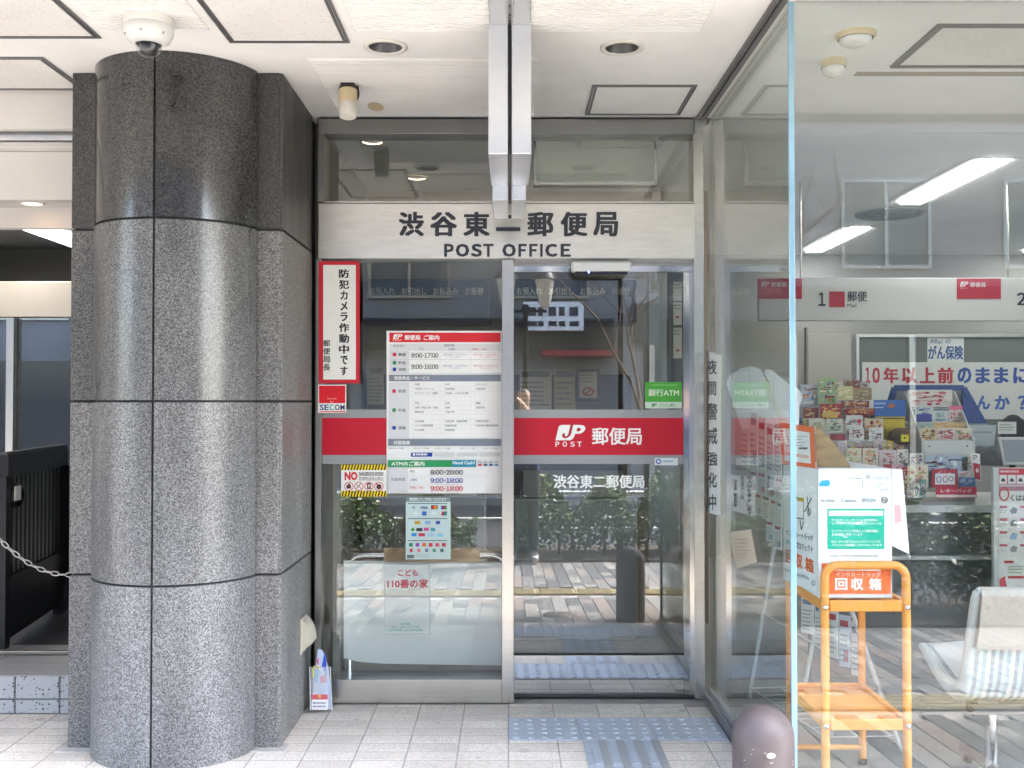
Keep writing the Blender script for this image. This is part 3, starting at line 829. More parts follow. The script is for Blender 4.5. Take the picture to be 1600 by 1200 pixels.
# lit tube light and round ceiling items of the passage
t = thing('tube_light', 'lit fluorescent tube light on the dark ceiling of the left passage', 'ceiling light', (-2.93, 6.5, 2.5))
LIT = mat('lit_diffuser', (1, .96, .88), .4, emit=1.6)
B('housing', t, -3.09, -2.77, 5.75, 7.4, 2.47, 2.499, BLACK, .004); B('diffuser', t, -3.04, -2.82, 5.77, 7.38, 2.455, 2.469, LIT, .004)
# glazed rear of the passage
t = thing('passage_glazing', 'dark glazed screen with beige metal transom at the rear of the left passage', 'glazed screen', (-3.8, 6.25, .17))
YQ = 6.25
def qz(y): return onY(0, y, YQ).z
B('transom_panel', t, -6, -1.79, YQ - .04, YQ + .04, qz(496), qz(441), mat('beige_metal', (.66, .60, .52), .42, metal=.3, var=.04, vscale=3), .003)
B('mullion', t, onY(15, 600, YQ).x, onY(27, 600, YQ).x, YQ - .05, YQ + .04, .171, qz(497), STEEL)
B('pane', t, -6, onY(14, 600, YQ).x, YQ, YQ + .008, .171, qz(497), MATS['left_glass'], 0)
B('pane', t, onY(28, 600, YQ).x, -1.79, YQ, YQ + .008, .171, qz(497), MATS['left_glass'], 0)
B('transom_pane', t, -6, -1.79, YQ, YQ + .008, qz(440), 2.499, MATS['left_glass'], 0)
B('backing', t, -6, -1.79, 9.8, 9.84, .171, 2.499, mat('dark_room', (.05, .052, .058), .6), 0)
# black gate leaf folded back along the passage
t = thing('gate', 'black metal gate leaf of vertical bars standing open in the left passage', 'gate', (-2.5, 5.5, .17))
gp0 = Vector((-2.40, 4.70, 0)); gp1 = Vector((-2.60, 6.05, 0)); gd = (gp1 - gp0)
gp0 = Vector((-2.455, 5.03, 0)); gd = gp1 - gp0
def gpt(u, z): return gp0 + gd * u + Vector((0, 0, z))
MB().obox(gpt(0, 1.07), gpt(1, 1.07), .05, .11, BLACK).build('top_rail', t)
MB().obox(gpt(0, 1.132), gpt(1, 1.132), .035, .012, mat('gate_cap', (.10, .10, .105), .4, metal=.5)).build('cap_rail', t)
MB().obox(gpt(0, .38), gpt(1, .38), .04, .30, BLACK).build('bottom_rail', t)
MB().obox(gpt(.955, .19), gpt(.955, 1.02), .05, .11, BLACK).build('stile', t)
MB().obox(gpt(.01, .19), gpt(.01, 1.02), .05, .05, BLACK).build('stile', t)
for k in range(13):
    u = .06 + k * .066
    MB().obox(gpt(u, .52), gpt(u, 1.02), .012, .012, mat('gate_bar', (.05, .05, .055), .4, metal=.4)).build('bar', t)
MB().obox(gpt(0, .77), gpt(1, .77), .004, .5, mat('gate_panel', (.06, .062, .066), .3)).build('mesh_panel', t)
MB().prism([gpt(.80, .19), gpt(.94, .19), gpt(.94, .46)], (.05, 0, 0), BLACK).build('foot_bracket', t)
q = gpt(.12, .93)
MB().lathe([(.0, -.02), (.055, -.02), (.06, .0), (.05, .02)], q + Vector((.03, -.02, -.01)), BLACK, 24, Matrix.Rotation(math.pi / 2, 3, 'Y')).build('lock_boss', t)
MB().box(q.x + .05, q.x + .056, q.y - .075, q.y - .015, q.z - .03, q.z + .04, col('e8e8e4')).build('lock_plate', t)
# chain barrier
t = thing('barrier_chain', 'steel link chain hanging from the left side of the granite pier', 'chain', (-2.3, 4.35, .66))
YC = 4.33; a = onY(104, 898, YC); b = onY(0, 843, YC)
pts = []
xe = -2.72; 
zA = a.z; zB = b.z
slope0 = .02
a_x = a.x
L = a.x - b.x
c2 = (zB - zA - slope0 * L) / L ** 2
def cz(x): dx = a_x - x; return zA + slope0 * dx + c2 * dx * dx
x = PXL + .004; k = 0
WIRE = mat('chain_steel', (.46, .45, .42), .38, metal=1, var=.15, vscale=60)
while x > xe:
    dz = (cz(x - .004) - cz(x)) / .004
    an = math.atan(dz); st_ = .030
    c0 = Vector((x - .012 * math.cos(an), YC, cz(x) + .012 * math.sin(an)))
    ln, wd = .0185, .0085
    ring = []
    for q in range(14):
        A_ = 2 * math.pi * q / 14
        u = ln * math.cos(A_); w_ = wd * math.sin(A_)
        if k % 2: ring.append(c0 + Vector((-u * math.cos(an), w_, u * math.sin(an))))
        else: ring.append(c0 + Vector((-u * math.cos(an) - w_ * math.sin(an) * -1, 0, u * math.sin(an) + w_ * math.cos(an))))
    MB().tube(ring, .0026, WIRE, 6, closed=True).build('link', t)
    x -= st_ * math.cos(an); k += 1
t = thing('chain_post', 'slim steel post holding the far end of the barrier chain', 'post', (-2.74, YC, 0))
MB().tube([(-2.745, YC, 0), (-2.745, YC, 1.2)], .02, STEEL, 14).build('post', t)
MB().lathe([(0, .012), (.05, .012), (.055, .0)], (-2.745, YC, 0), STEEL, 20).build('base_plate', t)

# ---- opposite side of the street (seen only in the glass)
def facade(name, label, x0, x1, y, h, wall, rows, cols, wz, ww, wh):
    t = thing(name, label, 'building', ((x0 + x1) / 2, y, -.27))
    MB().box(x0, x1, y - 6, y, -.3, h, wall).build('wall', t)
    for i in range(cols):
        for j in range(rows):
            cx = x0 + (i + .5) * (x1 - x0) / cols; z0 = wz + j * 3.1
            f = MB()
            for a_ in ((cx - ww / 2, cx - ww / 2 + .06, z0, z0 + wh), (cx + ww / 2 - .06, cx + ww / 2, z0, z0 + wh), (cx - ww / 2 + .06, cx + ww / 2 - .06, z0, z0 + .06), (cx - ww / 2 + .06, cx + ww / 2 - .06, z0 + wh - .06, z0 + wh), (cx - .03, cx + .03, z0 + .06, z0 + wh - .06)):
                f.box(a_[0], a_[1], y + .001, y + .06, a_[2], a_[3], STEELD)
            w = f.build('window', t)
            MB().box(cx - ww / 2 + .06, cx + ww / 2 - .06, y + .004, y + .02, z0 + .06, z0 + wh - .06, mat('far_pane', (.07, .085, .10), .04)).build('pane', w)
    return t
BR1 = brick_mat('grey_brick_tile', (.30, .29, .285), (.35, .335, .32), (.20, .195, .19), .23, .075)
BR2 = brick_mat('dark_brick_tile', (.17, .165, .165), (.20, .195, .19), (.12, .118, .115), .2, .1)
fb = facade('brick_building', 'grey brick-tiled building across the street with a dark shop band', 2.2, 13, -10.4, 13, BR1, 3, 4, 3.6, 1.5, 1.5)
B('shop_band', fb, 2.4, 12.8, -10.4, -10.2, 2.55, 3.3, mat('shop_band', (.05, .05, .055), .35))
B('shop_front', fb, 2.6, 12.6, -10.4, -10.36, -.25, 2.5, mat('shop_glass', (.04, .045, .05), .06))
for k in range(6): B('shop_post', fb, 2.7 + k * 1.95, 2.8 + k * 1.95, -10.358, -10.30, -.25, 2.5, STEEL)
fb = facade('corner_building', 'dark blue-grey tiled building across the street with a projecting sign', -6, 2.1, -10.4, 11, BR2, 3, 3, 3.4, 1.6, 1.4)
B('dark_band', fb, -5.8, 2.0, -10.4, -10.15, 2.4, 3.0, BLACK)
sg = B('lit_sign', fb, .25, 1.4, -10.1, -9.95, 2.75, 3.3, col('d8dcdc'))
mb = MB()
for k, w in enumerate((.3, .18, .26, .2, .3)):
    x0_ = .33 + k * .2; mb.box(x0_, x0_ + w * .55, -9.949, -9.945, 3.03, 3.2, INK); mb.box(x0_, x0_ + w * .6, -9.949, -9.945, 2.83, 2.93, INK)
mb.build('sign_pattern', sg)
B('awning', fb, .6, 2.0, -10.4, -9.4, 2.25, 2.35, mat('red_awning', lin('8e1f2c'), .7))
fb = facade('green_sign_building', 'tall building across the street with a green sign board', -18, -6.2, -10.4, 14, mat('far_concrete', (.20, .205, .21), .8, var=.1, vscale=1), 4, 4, 3.2, 1.8, 1.5)
B('green_sign', fb, -9.6, -8.7, -10.4, -10.2, 2.5, 2.95, col('0b6b3a'))
B('shop_front', fb, -17, -7, -10.4, -10.36, -.2, 2.3, MATS['shop_glass'])
# lamp post
t = thing('street_lamp', 'black lantern street lamp on the pavement by the hedge', 'street lamp', (.16, -1.0, -.2))
x, y = .16, -1.0
MB().lathe([(.09, -.2), (.09, 0), (.06, .05), (.05, .5), (.032, .55), (.028, 2.3), (.05, 2.34), (.03, 2.4)], (x, y, 0), BLACK, 16).build('post', t)
MB().obox((x - .22, y, 2.33), (x + .22, y, 2.33), .03, .03, BLACK).build('arm', t)
for s_ in (-1, 1):
    l_ = MB().lathe([(.03, 2.36), (.06, 2.40), (.10, 2.66)], (x + .2 * s_, y, 0), mat('lantern_glass', (.7, .68, .6), .3), 6).build('lantern', t)
    MB().lathe([(.13, 2.66), (.11, 2.70), (.05, 2.78), (.0, 2.83)], (x + .2 * s_, y, 0), BLACK, 6).build('cap', l_)
# guard rail
t = thing('guard_rail', 'white tubular guard rail along the kerb behind the hedge', 'guard rail', (0, -1.55, -.235))
GW = mat('rail_white', (.74, .74, .72), .45)
for k in range(8): MB().tube([(-7 + k * 2, -1.53, -.235), (-7 + k * 2, -1.53, .45)], .035, GW, 10).build('post', t)
for z in (.12, .40): MB().tube([(-7.1, -1.53, z), (7.1, -1.53, z)], .022, GW, 10).build('rail', t)
# hedge shrubs
LEAF = [mat('hedge_leaf_%d' % i, c, .45, var=.25, vscale=25) for i, c in enumerate([(.035, .075, .022), (.06, .11, .03), (.10, .14, .035), (.16, .17, .05)])]
def shrub(x, w, h, seed, label):
    r = random.Random(seed); g = slope(-.9); g = -.17
    t = thing('hedge_shrub', label, 'shrub', (x, -.95, g), 'hedge shrubs in the planting bed')
    mb = MB()
    for k in range(5200):
        px = x + r.uniform(-w / 2, w / 2); py = -.95 + r.uniform(-.36, .36); pz = g + .05 + (h - .05) * r.random() ** .7
        top = h * (1 - .25 * abs(px - x) / w - .5 * (py + .95) ** 2) * (.85 + .3 * math.sin(px * 9 + seed))
        if pz - g > top: continue
        p = Vector((px, py, pz)); a = Vector((r.gauss(0, 1), r.gauss(0, 1), r.gauss(.3, .6))).normalized(); b_ = a.cross(Vector((r.gauss(0, 1), r.gauss(0, 1), r.gauss(0, 1)))).normalized()
        L_ = r.uniform(.022, .042); W_ = L_ * .45
        mb.add([p - a * L_, p + b_ * W_, p + a * L_, p - b_ * W_], [(0, 1, 2, 3)], LEAF[min(3, int(r.random() ** 1.5 * 4 * (pz - g) / h + r.random()))])
    mb.build('foliage', t)
    mb = MB()
    for k in range(7):
        b0 = Vector((x + r.uniform(-w / 3, w / 3), -.95 + r.uniform(-.2, .2), g)); mb.tube([b0, b0 + Vector((r.uniform(-.1, .1), r.uniform(-.1, .1), h * .5)), b0 + Vector((r.uniform(-.2, .2), r.uniform(-.2, .2), h * .9))], [.012, .008, .004], mat('twig', (.10, .065, .04), .8), 5)
    mb.build('stem', t)
for k, (x, w, h) in enumerate(((.65, 1.15, .80), (1.7, 1.2, .82), (2.75, 1.2, .98), (3.8, 1.1, .8), (-1.0, 1.3, .62), (-2.4, 1.5, .66))):
    shrub(x, w, h, k + 5, ['dense green hedge shrub behind the viewer', 'green hedge shrub beside the dense one', 'tall yellow-green hedge shrub facing the shop window', 'low hedge shrub at the right end of the row', 'sparse low hedge shrub left of the lamp post', 'hedge shrub at the left end of the row'][k])
# bare tree
t = thing('bare_tree', 'slim bare branched tree rising from the planting bed', 'tree', (1.15, -1.1, -.17))
rt = random.Random(4); segs = []; BK = mat('bark', (.10, .07, .055), .85, var=.2, vscale=30)
mb = MB()
def branch(p, dr, L_, r_, dep):
    pts = [p]; 
    for k in range(3):
        dr = (dr + Vector((rt.gauss(0, .16), rt.gauss(0, .16), rt.gauss(.03, .1)))).normalized(); pts.append(pts[-1] + dr * L_ / 3)
    mb.tube(pts, [r_, r_ * .88, r_ * .76, r_ * .62], BK, 6)
    if dep:
        for k in range(rt.choice((2, 3, 3))):
            ax_ = Vector((rt.gauss(0, 1), rt.gauss(0, 1), rt.gauss(.35, .5))).normalized()
            branch(pts[-1 - rt.choice((0, 0, 1))], (dr * .7 + ax_ * .75).normalized(), L_ * rt.uniform(.6, .8), r_ * .6, dep - 1)
branch(Vector((1.15, -1.1, -.2)), Vector((.02, 0, 1)), 1.5, .035, 4)
mb.build('trunk_and_branches', t)

# ================================================================ SHOP WINDOW AND ROOM BEHIND IT
w = thing('shop_window', 'frameless glass shop window with return pane right of the door', 'window', (2.5, 3.4, 0))
B('return_pane', w, GX, GX + .01, GY + .004, 4.80, .075, CZ - .01, MATS['return_glass'], 0)
B('front_pane', w, GX + .012, 3.45, GY, GY + .01, .075, CZ - .006, MATS['window_glass'], 0)
B('front_pane', w, 3.47, 5.98, GY, GY + .01, .075, CZ - .006, MATS['window_glass'], 0)
B('glass_edge', w, GX - .008, GX + .011, GY - .006, GY + .003, .076, CZ - .007, mat('glass_edge', (.21, .37, .47), .2, spec=.6, coat=.4, var=.3, vscale=2, stretch=(1, 1, .8)), .002)  # sky reflection on the polished edge is put into the blue colour
B('base_rail', w, .897, .975, GY - .02, 4.795, .0005, .05, STEELD, .004)
B('glazing_channel', w, .912, .957, GY - .012, 4.79, .05, .078, STEEL, .003)
B('base_rail', w, .976, 5.98, GY - .03, GY + .05, .0005, .07, STEEL, .004)
for a, b, z, m in ((.869, .884, .012, GREYTRIM), (.8845, .892, .005, STEELD), (.8925, .914, .014, GREYTRIM), (.9145, .945, .009, LW)):
    B('head_channel', w, a, b, 3.0, 4.799, CZ - z, CZ + .03, m, .001)
RW = mat('room_wall', (.34, .335, .32), .75, var=.04, vscale=2)
RC = mat('room_ceiling', (.84, .84, .82), .8, var=.05, vscale=2)
RF = mat('room_floor', (.30, .30, .295), .3, var=.08, vscale=5)
MB().box(.99, 5.99, GY + .051, 9.3, -.3, .001, RF).build('room_floor', kind='structure')
MB().box(-.90, .989, 4.951, 6.5, -.3, .0012, mat('lobby_tile', (.30, .295, .285), .35, var=.1, vscale=6)).build('lobby_floor', kind='structure')
MB().box(1.245, 5.99, 9.3, 9.4, 0, CZ, RW).build('room_rear_wall', kind='structure')
MB().box(-.93, 1.24, 6.5, 6.6, 0, CZ, mat('lobby_wall', (.46, .41, .33), .7, var=.05, vscale=2)).build('lobby_rear_wall', kind='structure')
MB().box(1.15, 1.24, 6.61, 9.4, 0, CZ, RW).build('room_partition', kind='structure')
MB().box(-.93, -.90, 4.94, 6.5, 0, CZ, mat('lobby_side', (.26, .25, .23), .7)).build('lobby_side_wall', kind='structure')
rc = MB().box(.946, 5.99, 3.42, 5.08, CZ - .003, CZ + .04, SOFF).build('room_ceiling', kind='structure')
MB().box(.946, 5.99, 5.11, 9.3, CZ - .003, CZ + .04, RC).build('ceiling_board', rc)
MB().box(.946, 5.99, 5.081, 5.109, CZ + .004, CZ + .04, GREYTRIM).build('ceiling_joint', rc)
MB().box(-.93, .945, 4.951, 6.5, CZ - .003, CZ + .04, RC).build('lobby_ceiling', kind='structure')
p = MB().box(1.53, 2.6, 3.64, 4.04, CZ - .009, CZ + .01, SOFFP).build('access_panel', rc)
mb = MB()
for q in ((1.50, 2.63, 3.61, 3.63), (1.50, 2.63, 4.05, 4.07), (1.50, 1.525, 3.63, 4.05), (2.605, 2.63, 3.63, 4.05)): mb.box(*q, CZ - .012, CZ + .01, GREYTRIM)
mb.build('panel_frame', p)
MB().box(1.395, 3.2, 4.14, 4.19, CZ - .005, CZ + .01, mat('slot_beige', (.38, .33, .26), .6)).build('linear_slot', rc)
# ceiling fittings of the room
def troffer(x0, x1, y0, y1, label, lit=1.9):
    t = thing('ceiling_light', label, 'ceiling light', ((x0 + x1) / 2, (y0 + y1) / 2, CZ), 'lit fluorescent ceiling lights in the room')
    mb = MB(); z = CZ - .003
    mb.add([(x0, y0, z - .004), (x1, y0, z - .004), (x1, y1, z - .004), (x0, y1, z - .004), (x0 + .07, y0 + .02, z - .001), (x1 - .07, y0 + .02, z - .001), (x1 - .07, y1 - .02, z - .001), (x0 + .07, y1 - .02, z - .001)],
           [(0, 1, 5, 4), (1, 2, 6, 5), (2, 3, 7, 6), (3, 0, 4, 7)], WHITE); mb.build('reflector', t)
    MB().box(x0 + .08, x1 - .08, y0 + .03, y1 - .03, z - .018, z - .002, mat('lit_tube', (1, .98, .94), .4, emit=lit), .004).build('tube', t)
troffer(2.50, 2.80, 5.6, 6.87, 'lit fluorescent ceiling light nearer the shop window')
troffer(2.50, 2.80, 7.8, 9.05, 'lit fluorescent ceiling light farther back over the counter')
troffer(4.4, 4.7, 5.6, 6.87, 'added fluorescent ceiling light at the far right near the window')  # this and the next light are added to brighten the room
troffer(4.4, 4.7, 7.8, 9.05, 'added fluorescent ceiling light at the far right by the rear wall')
t = thing('air_diffuser', 'round ceiling air diffuser between the fluorescent lights', 'air vent', (2.66, 7.25, CZ))
for k, r_ in enumerate((.235, .18, .13, .08)):
    MB().lathe([(r_, -.004 - .006 * k), (r_ - .01, -.018 - .006 * k), (r_ - .045, -.005 - .004 * k)], (2.66, 7.25, CZ), mat('diffuser_grey', (.42, .41, .38), .5), 36).build('cone', t)
CREAM = MATS['cream_plastic']; GL = mat('lamp_glass', (.78, .78, .76), .25)
def blob(name, label, x, y, r, hb, hd, rim):
    t = thing(name, label, 'ceiling lamp', (x, y, CZ), None)
    MB().lathe([(r * rim, -.003), (r * rim, -.003 - hb * .5), (r, -.003 - hb)], (x, y, CZ), mat('lamp_cream', (.66, .55, .34), .45), 32).build('base', t)
    MB().lathe([(r * .92, -.003 - hb), (r * .88, -hb - hd * .5), (r * .6, -hb - hd * .85), (0, -hb - hd)], (x, y, CZ), GL, 32).build('globe', t)
blob('ceiling_lamp', 'wide cream-rimmed bowl lamp on the ceiling behind the shop window', 1.245, 3.71, .062, .02, .03, 1.15)
blob('ceiling_lamp', 'small cream-capped dome lamp on the ceiling behind the shop window', 1.255, 4.0, .047, .03, .04, 1.0)
downlight(-.70, 5.25, 'warm lit downlight in the lobby ceiling at the left', .05, 14.0, CZ - .0035, 'lit downlights')
downlight(-.55, 6.1, 'warm lit downlight farther back in the lobby ceiling', .05, 14.0, CZ - .0035, 'lit downlights')
downlight(.25, 6.1, 'warm lit downlight over the right cash machine', .05, 14.0, CZ - .0035, 'lit downlights')
# framed board in the lobby transom
t = thing('light_box', 'pale framed sign box behind the transom glass right of the bracket', 'sign box', tuple(onY(930, 290, 5.0)))
PB('frame', t, 833, 213, 1027, 290, 5.0, 5.06, STEEL, .004); PB('panel', t, 838, 219, 1022, 283, 4.994, 5.001, mat('pale_panel', (.60, .64, .58), .35), .002)

# ---- cash machines at the back of the lobby
def atm(x0, label):
    t = thing('cash_machine', label, 'cash machine', (x0 + .36, 6.2, 0), 'cash machines at the back of the lobby')
    BG = mat('atm_body', (.42, .42, .41), .45); DG = mat('atm_header', (.11, .11, .115), .4)
    B('cabinet', t, x0, x0 + .72, 6.02, 6.48, .003, .82, BG, .01)
    B('back_panel', t, x0, x0 + .72, 6.28, 6.48, .82, 1.55, mat('atm_dark', (.15, .14, .125), .4), .005)
    MB().prism([(x0 + .06, 6.05, .83), (x0 + .06, 6.27, .83), (x0 + .06, 6.27, .97)], (.6, 0, 0), BG).build('console', t)
    B('screen', t, x0 + .16, x0 + .56, 6.262, 6.279, 1.0, 1.2, mat('atm_screen', (.06, .10, .14), .15), .004)
    B('header', t, x0 - .02, x0 + .74, 6.2, 6.48, 1.86, 2.12, DG, .004)
    s = Sheet(planeY(6.198), (0, 0, 1, 1), DG); 
    a = [x0 + .02, x0 + .19, x0 + .38, x0 + .57]
    for k, (tx, xx, wd) in enumerate((('お預入れ', a[0], .15), ('お引出し', a[1] + .02, .15), ('お払込み', a[2] + .02, .15), ('お振替', a[3] + .02, .11))):
        g, f, r_ = glyphs(tx, .015); s.mb.add([(xx + u * wd, 6.1975 - z, 2.025 + v * .045) for u, v, z in g], f, col('f4ecd8'))
    s.mb.build('header_lettering', t)
atm(-.86, 'dark cash machine behind the fixed window at the left of the lobby')
atm(.02, 'dark cash machine behind the sliding door')
def paper(name, label, rect, Y, base, rows=4, extra=None, cat='notice', tone='8a8378', group=None):
    s = Sheet(planeY(Y), rect, base, .002); a, b, c, d_ = rect
    s.fine(a + 2, b + (d_ - b) * .3, c - 2, d_ - 2, tone, rows, .4, int(a))
    s.rect(a + 2, b + 2, c - 3, b + (d_ - b) * .18, tone)
    return s.build(name, label, cat, group)
paper('wall_notice', 'beige notice sheet on the lobby wall seen low in the door glass', (812, 578, 862, 640), 6.262, 'cdbfa6', 6, group='notices on the lobby wall')
paper('wall_notice', 'pale notice with yellow foot on the lobby wall beside the framed one', (866, 578, 899, 640), 6.262, 'c6b48c', 5, group='notices on the lobby wall')
t = thing('framed_notice', 'dark framed no-phone style notice on the lobby wall', 'notice', tuple(onY(918, 625, 6.49)))
PB('frame', t, 901, 577, 937, 626, 6.245, 6.27, mat('brown_frame', (.10, .08, .06), .5), .003)
s = Sheet(planeY(6.2435), (905, 581, 933, 622), 'bfae90'); s.ring(919, 612, 9, 7, 2.5, 'a32a2a'); s.line(912, 617, 926, 607, 2, 'a32a2a'); s.fine(907, 585, 931, 600, '7c6e58', 3, .4, 9); s.build('sheet', parent=t)
paper('wall_notice', 'beige printed sheet on the lobby wall right of the red-framed sticker', (575, 573, 600, 632), 6.262, 'b9a78c', 7, group='notices on the lobby wall')
t = thing('notice_rail', 'tall grey rail of white notices beside the door edge inside', 'notice board', tuple(onY(1058, 640, 5.6)))
PB('rail', t, 1044, 420, 1070, 640, 5.6, 5.64, mat('rail_dark', (.10, .10, .095), .5))
for y0, y1, rd in ((440, 470, 0), (472, 508, 1), (512, 560, 1)):
    s = Sheet(planeY(5.597), (1052, y0, 1066, y1), 'd8d6c8', .002); s.fine(1053, y0 + 4, 1065, y0 + 14, '77736a', 2, .4, y0)
    if rd: s.rect(1056, y1 - 14, 1061, y1 - 11, 'c01830')
    s.build('sheet', parent=t)
B('lobby_blind', None, .80, .98, 6.0, 6.03, .3, 2.4, mat('blind_white', (.52, .55, .54), .6, var=.05, vscale=4), .004, label='pale vertical blind strip at the right of the lobby', cat='blind')

# ---- barrier behind the fixed window: chrome rail, cardboard, frosted sheet
YB = 4.94
t = thing('window_rail', 'chrome tube rail standing behind the fixed window', 'rail', tuple(onY(665, 1060, YB)))
pr = []
def cp(px, py): return onY(px, py, YB)
pts = [cp(545, 1050), cp(545, 890), cp(548, 876), cp(556, 869), cp(570, 867), cp(750, 867), cp(772, 867), cp(783, 871), cp(787, 880), cp(788, 895), cp(788, 1050)]
pts[0].z = pts[-1].z = .003
MB().tube(pts, .019, CHROME, 14).build('tube', t)
for q in (0, -1): MB().lathe([(0, .014), (.04, .014), (.045, .0025)], (pts[q].x, YB, 0), STEEL, 20).build('foot', t)
fs = Sheet(planeY(YB - .024), [(537, 1028), (560, 1034), (600, 1037), (785, 1040), (785, 878), (537, 876)], MATS['frosted_sheet'], .003)
fs.build('frosted_sheet', 'pale frosted plastic sheet hung on the rail behind the fixed window', 'sheet')
Sheet(planeY(YB - .03), (600, 856, 750, 878), mat('cardboard', (.50, .36, .21), .8, var=.08, vscale=12, stretch=(1, 1, 6)), .004).build('cardboard_strip', 'brown cardboard strip along the top of the frosted sheet', 'cardboard')

# ---- posters on the fixed window
YP = 4.833
K = '23242a'
s = Sheet(planeY(4.793), (498, 408, 562, 599), 'c81e32', .004)
s.rect(505, 414, 556, 593, 'eeeeea'); s.vtext('防犯カメラ作動中です', 537.5, 16, 419, 588, '14151c', .036); s.vtext('郵便局長', 510.5, 11, 530, 580, '14151c', .02)
s.build('warning_plate', 'tall red-bordered white plate with black vertical lettering left of the window', 'sign')
s = Sheet(planeY(4.796), (497, 601, 541, 645), 'f0f0ee', .002)
s.rect(498.5, 602.5, 539.5, 630, 'd81426'); s.text('Security', 511, 621, 526, 625, 'f4b8b0', 0).text('by', 516, 626, 521, 629.5, 'f4b8b0', 0)
s.text('SE', 499.5, 632, 513.5, 641, '1c3f8c', .025).text('C', 514.5, 632, 522, 641, '19b4b4', .04).text('OM', 523, 632, 538.5, 641, '14235c', .02); s.rect(498.5, 642.5, 539.5, 644, 'd81426')
s.build('security_sticker', 'small red and white security company sticker under the red-bordered plate', 'sticker')

s = Sheet(planeY(YP), (604, 517, 785, 771), 'f1f2f2', .005)
def cx_(x): return 600 + x * .11875
def r1(a, b, c, d_, m): s.rect(600 + a * .11875, 510 + b * .11875, 600 + c * .11875, 510 + d_ * .11875, m)
def t1(tx, a, b, c, d_, m, bo=.01): s.text(tx, 600 + a * .11875, 510 + b * .11875, 600 + c * .11875, 510 + d_ * .11875, m, bo)
r1(70, 82, 1535, 208, 'd8202f')
jp_logo(s, 614, 522, 628.5, 529.5, W, col('d8202f')); t1('POST', 118, 172, 235, 188, W, .02)
t1('郵便局', 272, 112, 478, 180, W, .03); t1('ご案内', 522, 112, 728, 182, W, .03)
r1(70, 228, 1535, 322, 'dcdde0'); r1(70, 322, 325, 620, 'd9dbe0')
t1('取扱窓口', 125, 240, 282, 272, '8a8c92'); t1('営業時間', 790, 236, 925, 266, '4a4f86'); t1('平日', 460, 286, 520, 308, '8a8c92'); t1('土曜日', 845, 286, 935, 312, '3a4a9c'); t1('日曜日・休日', 1160, 286, 1340, 312, 'd6404e')
for yy in (340, 437, 620): r1(70, yy - 2, 1535, yy + 2, 'b9bcc2')
for xx in (330, 738, 1140): r1(xx - 1.5, 272, xx + 1.5, 620, 'c3c6cb')
for y_, c_ in ((348, 'd8203c'), (455, '1f8a5c'), (542, '1636a4')): r1(115, y_, 160, y_ + 46, c_)
t1('郵便', 190, 350, 288, 394, '55565e', .01); t1('貯金', 190, 457, 288, 500, '55565e'); t1('保険', 190, 545, 288, 588, '55565e')
t1('9:00-17:00', 358, 352, 716, 412, '1f2127', .012); t1('9:00-16:00', 358, 500, 716, 560, '1f2127', .012)
for y_ in (356, 503):
    t1('お取り扱いしておりません', 775, y_, 1105, y_ + 28, '7f88b8', 0); t1('お取り扱いしておりません', 1172, y_, 1502, y_ + 28, 'dd6a72', 0)
    t1('Not available', 865, y_ + 36, 1015, y_ + 52, 'a9adc4', 0); t1('Not available', 1265, y_ + 36, 1415, y_ + 52, 'e2a0a4', 0)
r1(65, 637, 1535, 722, '7f8898'); t1('取扱商品・サービス', 135, 655, 600, 702, W, .02)
r1(65, 738, 325, 1500, 'd9dbe0')
for y_, c_, tx in ((828, 'd8203c', '郵便'), (1078, '1f8a5c', '貯金'), (1312, '1636a4', '保険')): r1(110, y_, 155, y_ + 46, c_); t1(tx, 188, y_ + 2, 285, y_ + 46, '55565e')
for y_ in (795, 855, 912, 982, 1045, 1105, 1160, 1225, 1290, 1350, 1410): r1(330, y_ - 1, 1535, y_ + 1, 'd2d4d8')
for xx in (330, 385, 738, 790, 1140, 1195): r1(xx - 1.5, 738, xx + 1.5, 1465, 'd6d8db')
for (tx, a, b, c) in (('電車', 408, 750, 468), ('手紙ゆうメール', 408, 808, 650), ('ゆうパケット・国際', 408, 866, 705), ('切手', 808, 750, 866), ('速達書留', 808, 808, 928), ('印紙・はがき類', 808, 866, 1110), ('ゆうパック', 1210, 750, 1360), ('内容証明', 1210, 808, 1330),
                      ('貯金', 408, 995, 462), ('通帳・総合口座・定期', 408, 1055, 705), ('国際送金', 408, 1112, 525), ('送金', 808, 995, 866), ('振替', 808, 1055, 866), ('代金引換', 808, 1112, 928), ('国債', 1210, 995, 1268), ('投資信託', 1210, 1055, 1328),
                      ('生命保険', 408, 1235, 530), ('バイク自賠責保険', 408, 1292, 645), ('がん保険', 408, 1350, 530), ('引受変更・自動車保険', 808, 1235, 1098), ('自動車保険', 808, 1292, 955), ('傷害保険', 808, 1350, 928), ('変額年金保険', 1210, 1235, 1375), ('引受条件緩和型医療', 1210, 1292, 1502)):
    t1(tx, a, b, c, b + 26, '4c4d55', 0)
r1(55, 1482, 1535, 1572, '7f8898'); t1('代理業務', 125, 1505, 342, 1556, W, .02)
for i_, a in enumerate((65, 390, 675, 1000, 1300)): t1('お取次サービス業務', a, 1594, a + 200, 1614, '77787e', 0)
r1(355, 1662, 636, 1714, '14329c'); s.fine(650, 708.6, 673, 711.8, W, 1, .9, 4); s.rect(645, 708.3, 648.5, 712, W)
for a, b in ((660, 930), (955, 1235), (1255, 1530)): r1(a, 1662, b, 1710, 'd3d5d8')
r1(50, 1760, 900, 1850, '1f9a5e'); r1(900, 1760, 1212, 1850, '1a8fae'); t1('ATMのご案内', 98, 1776, 532, 1836, W, .025); t1('Need Cash?', 905, 1772, 1198, 1816, W, .02)
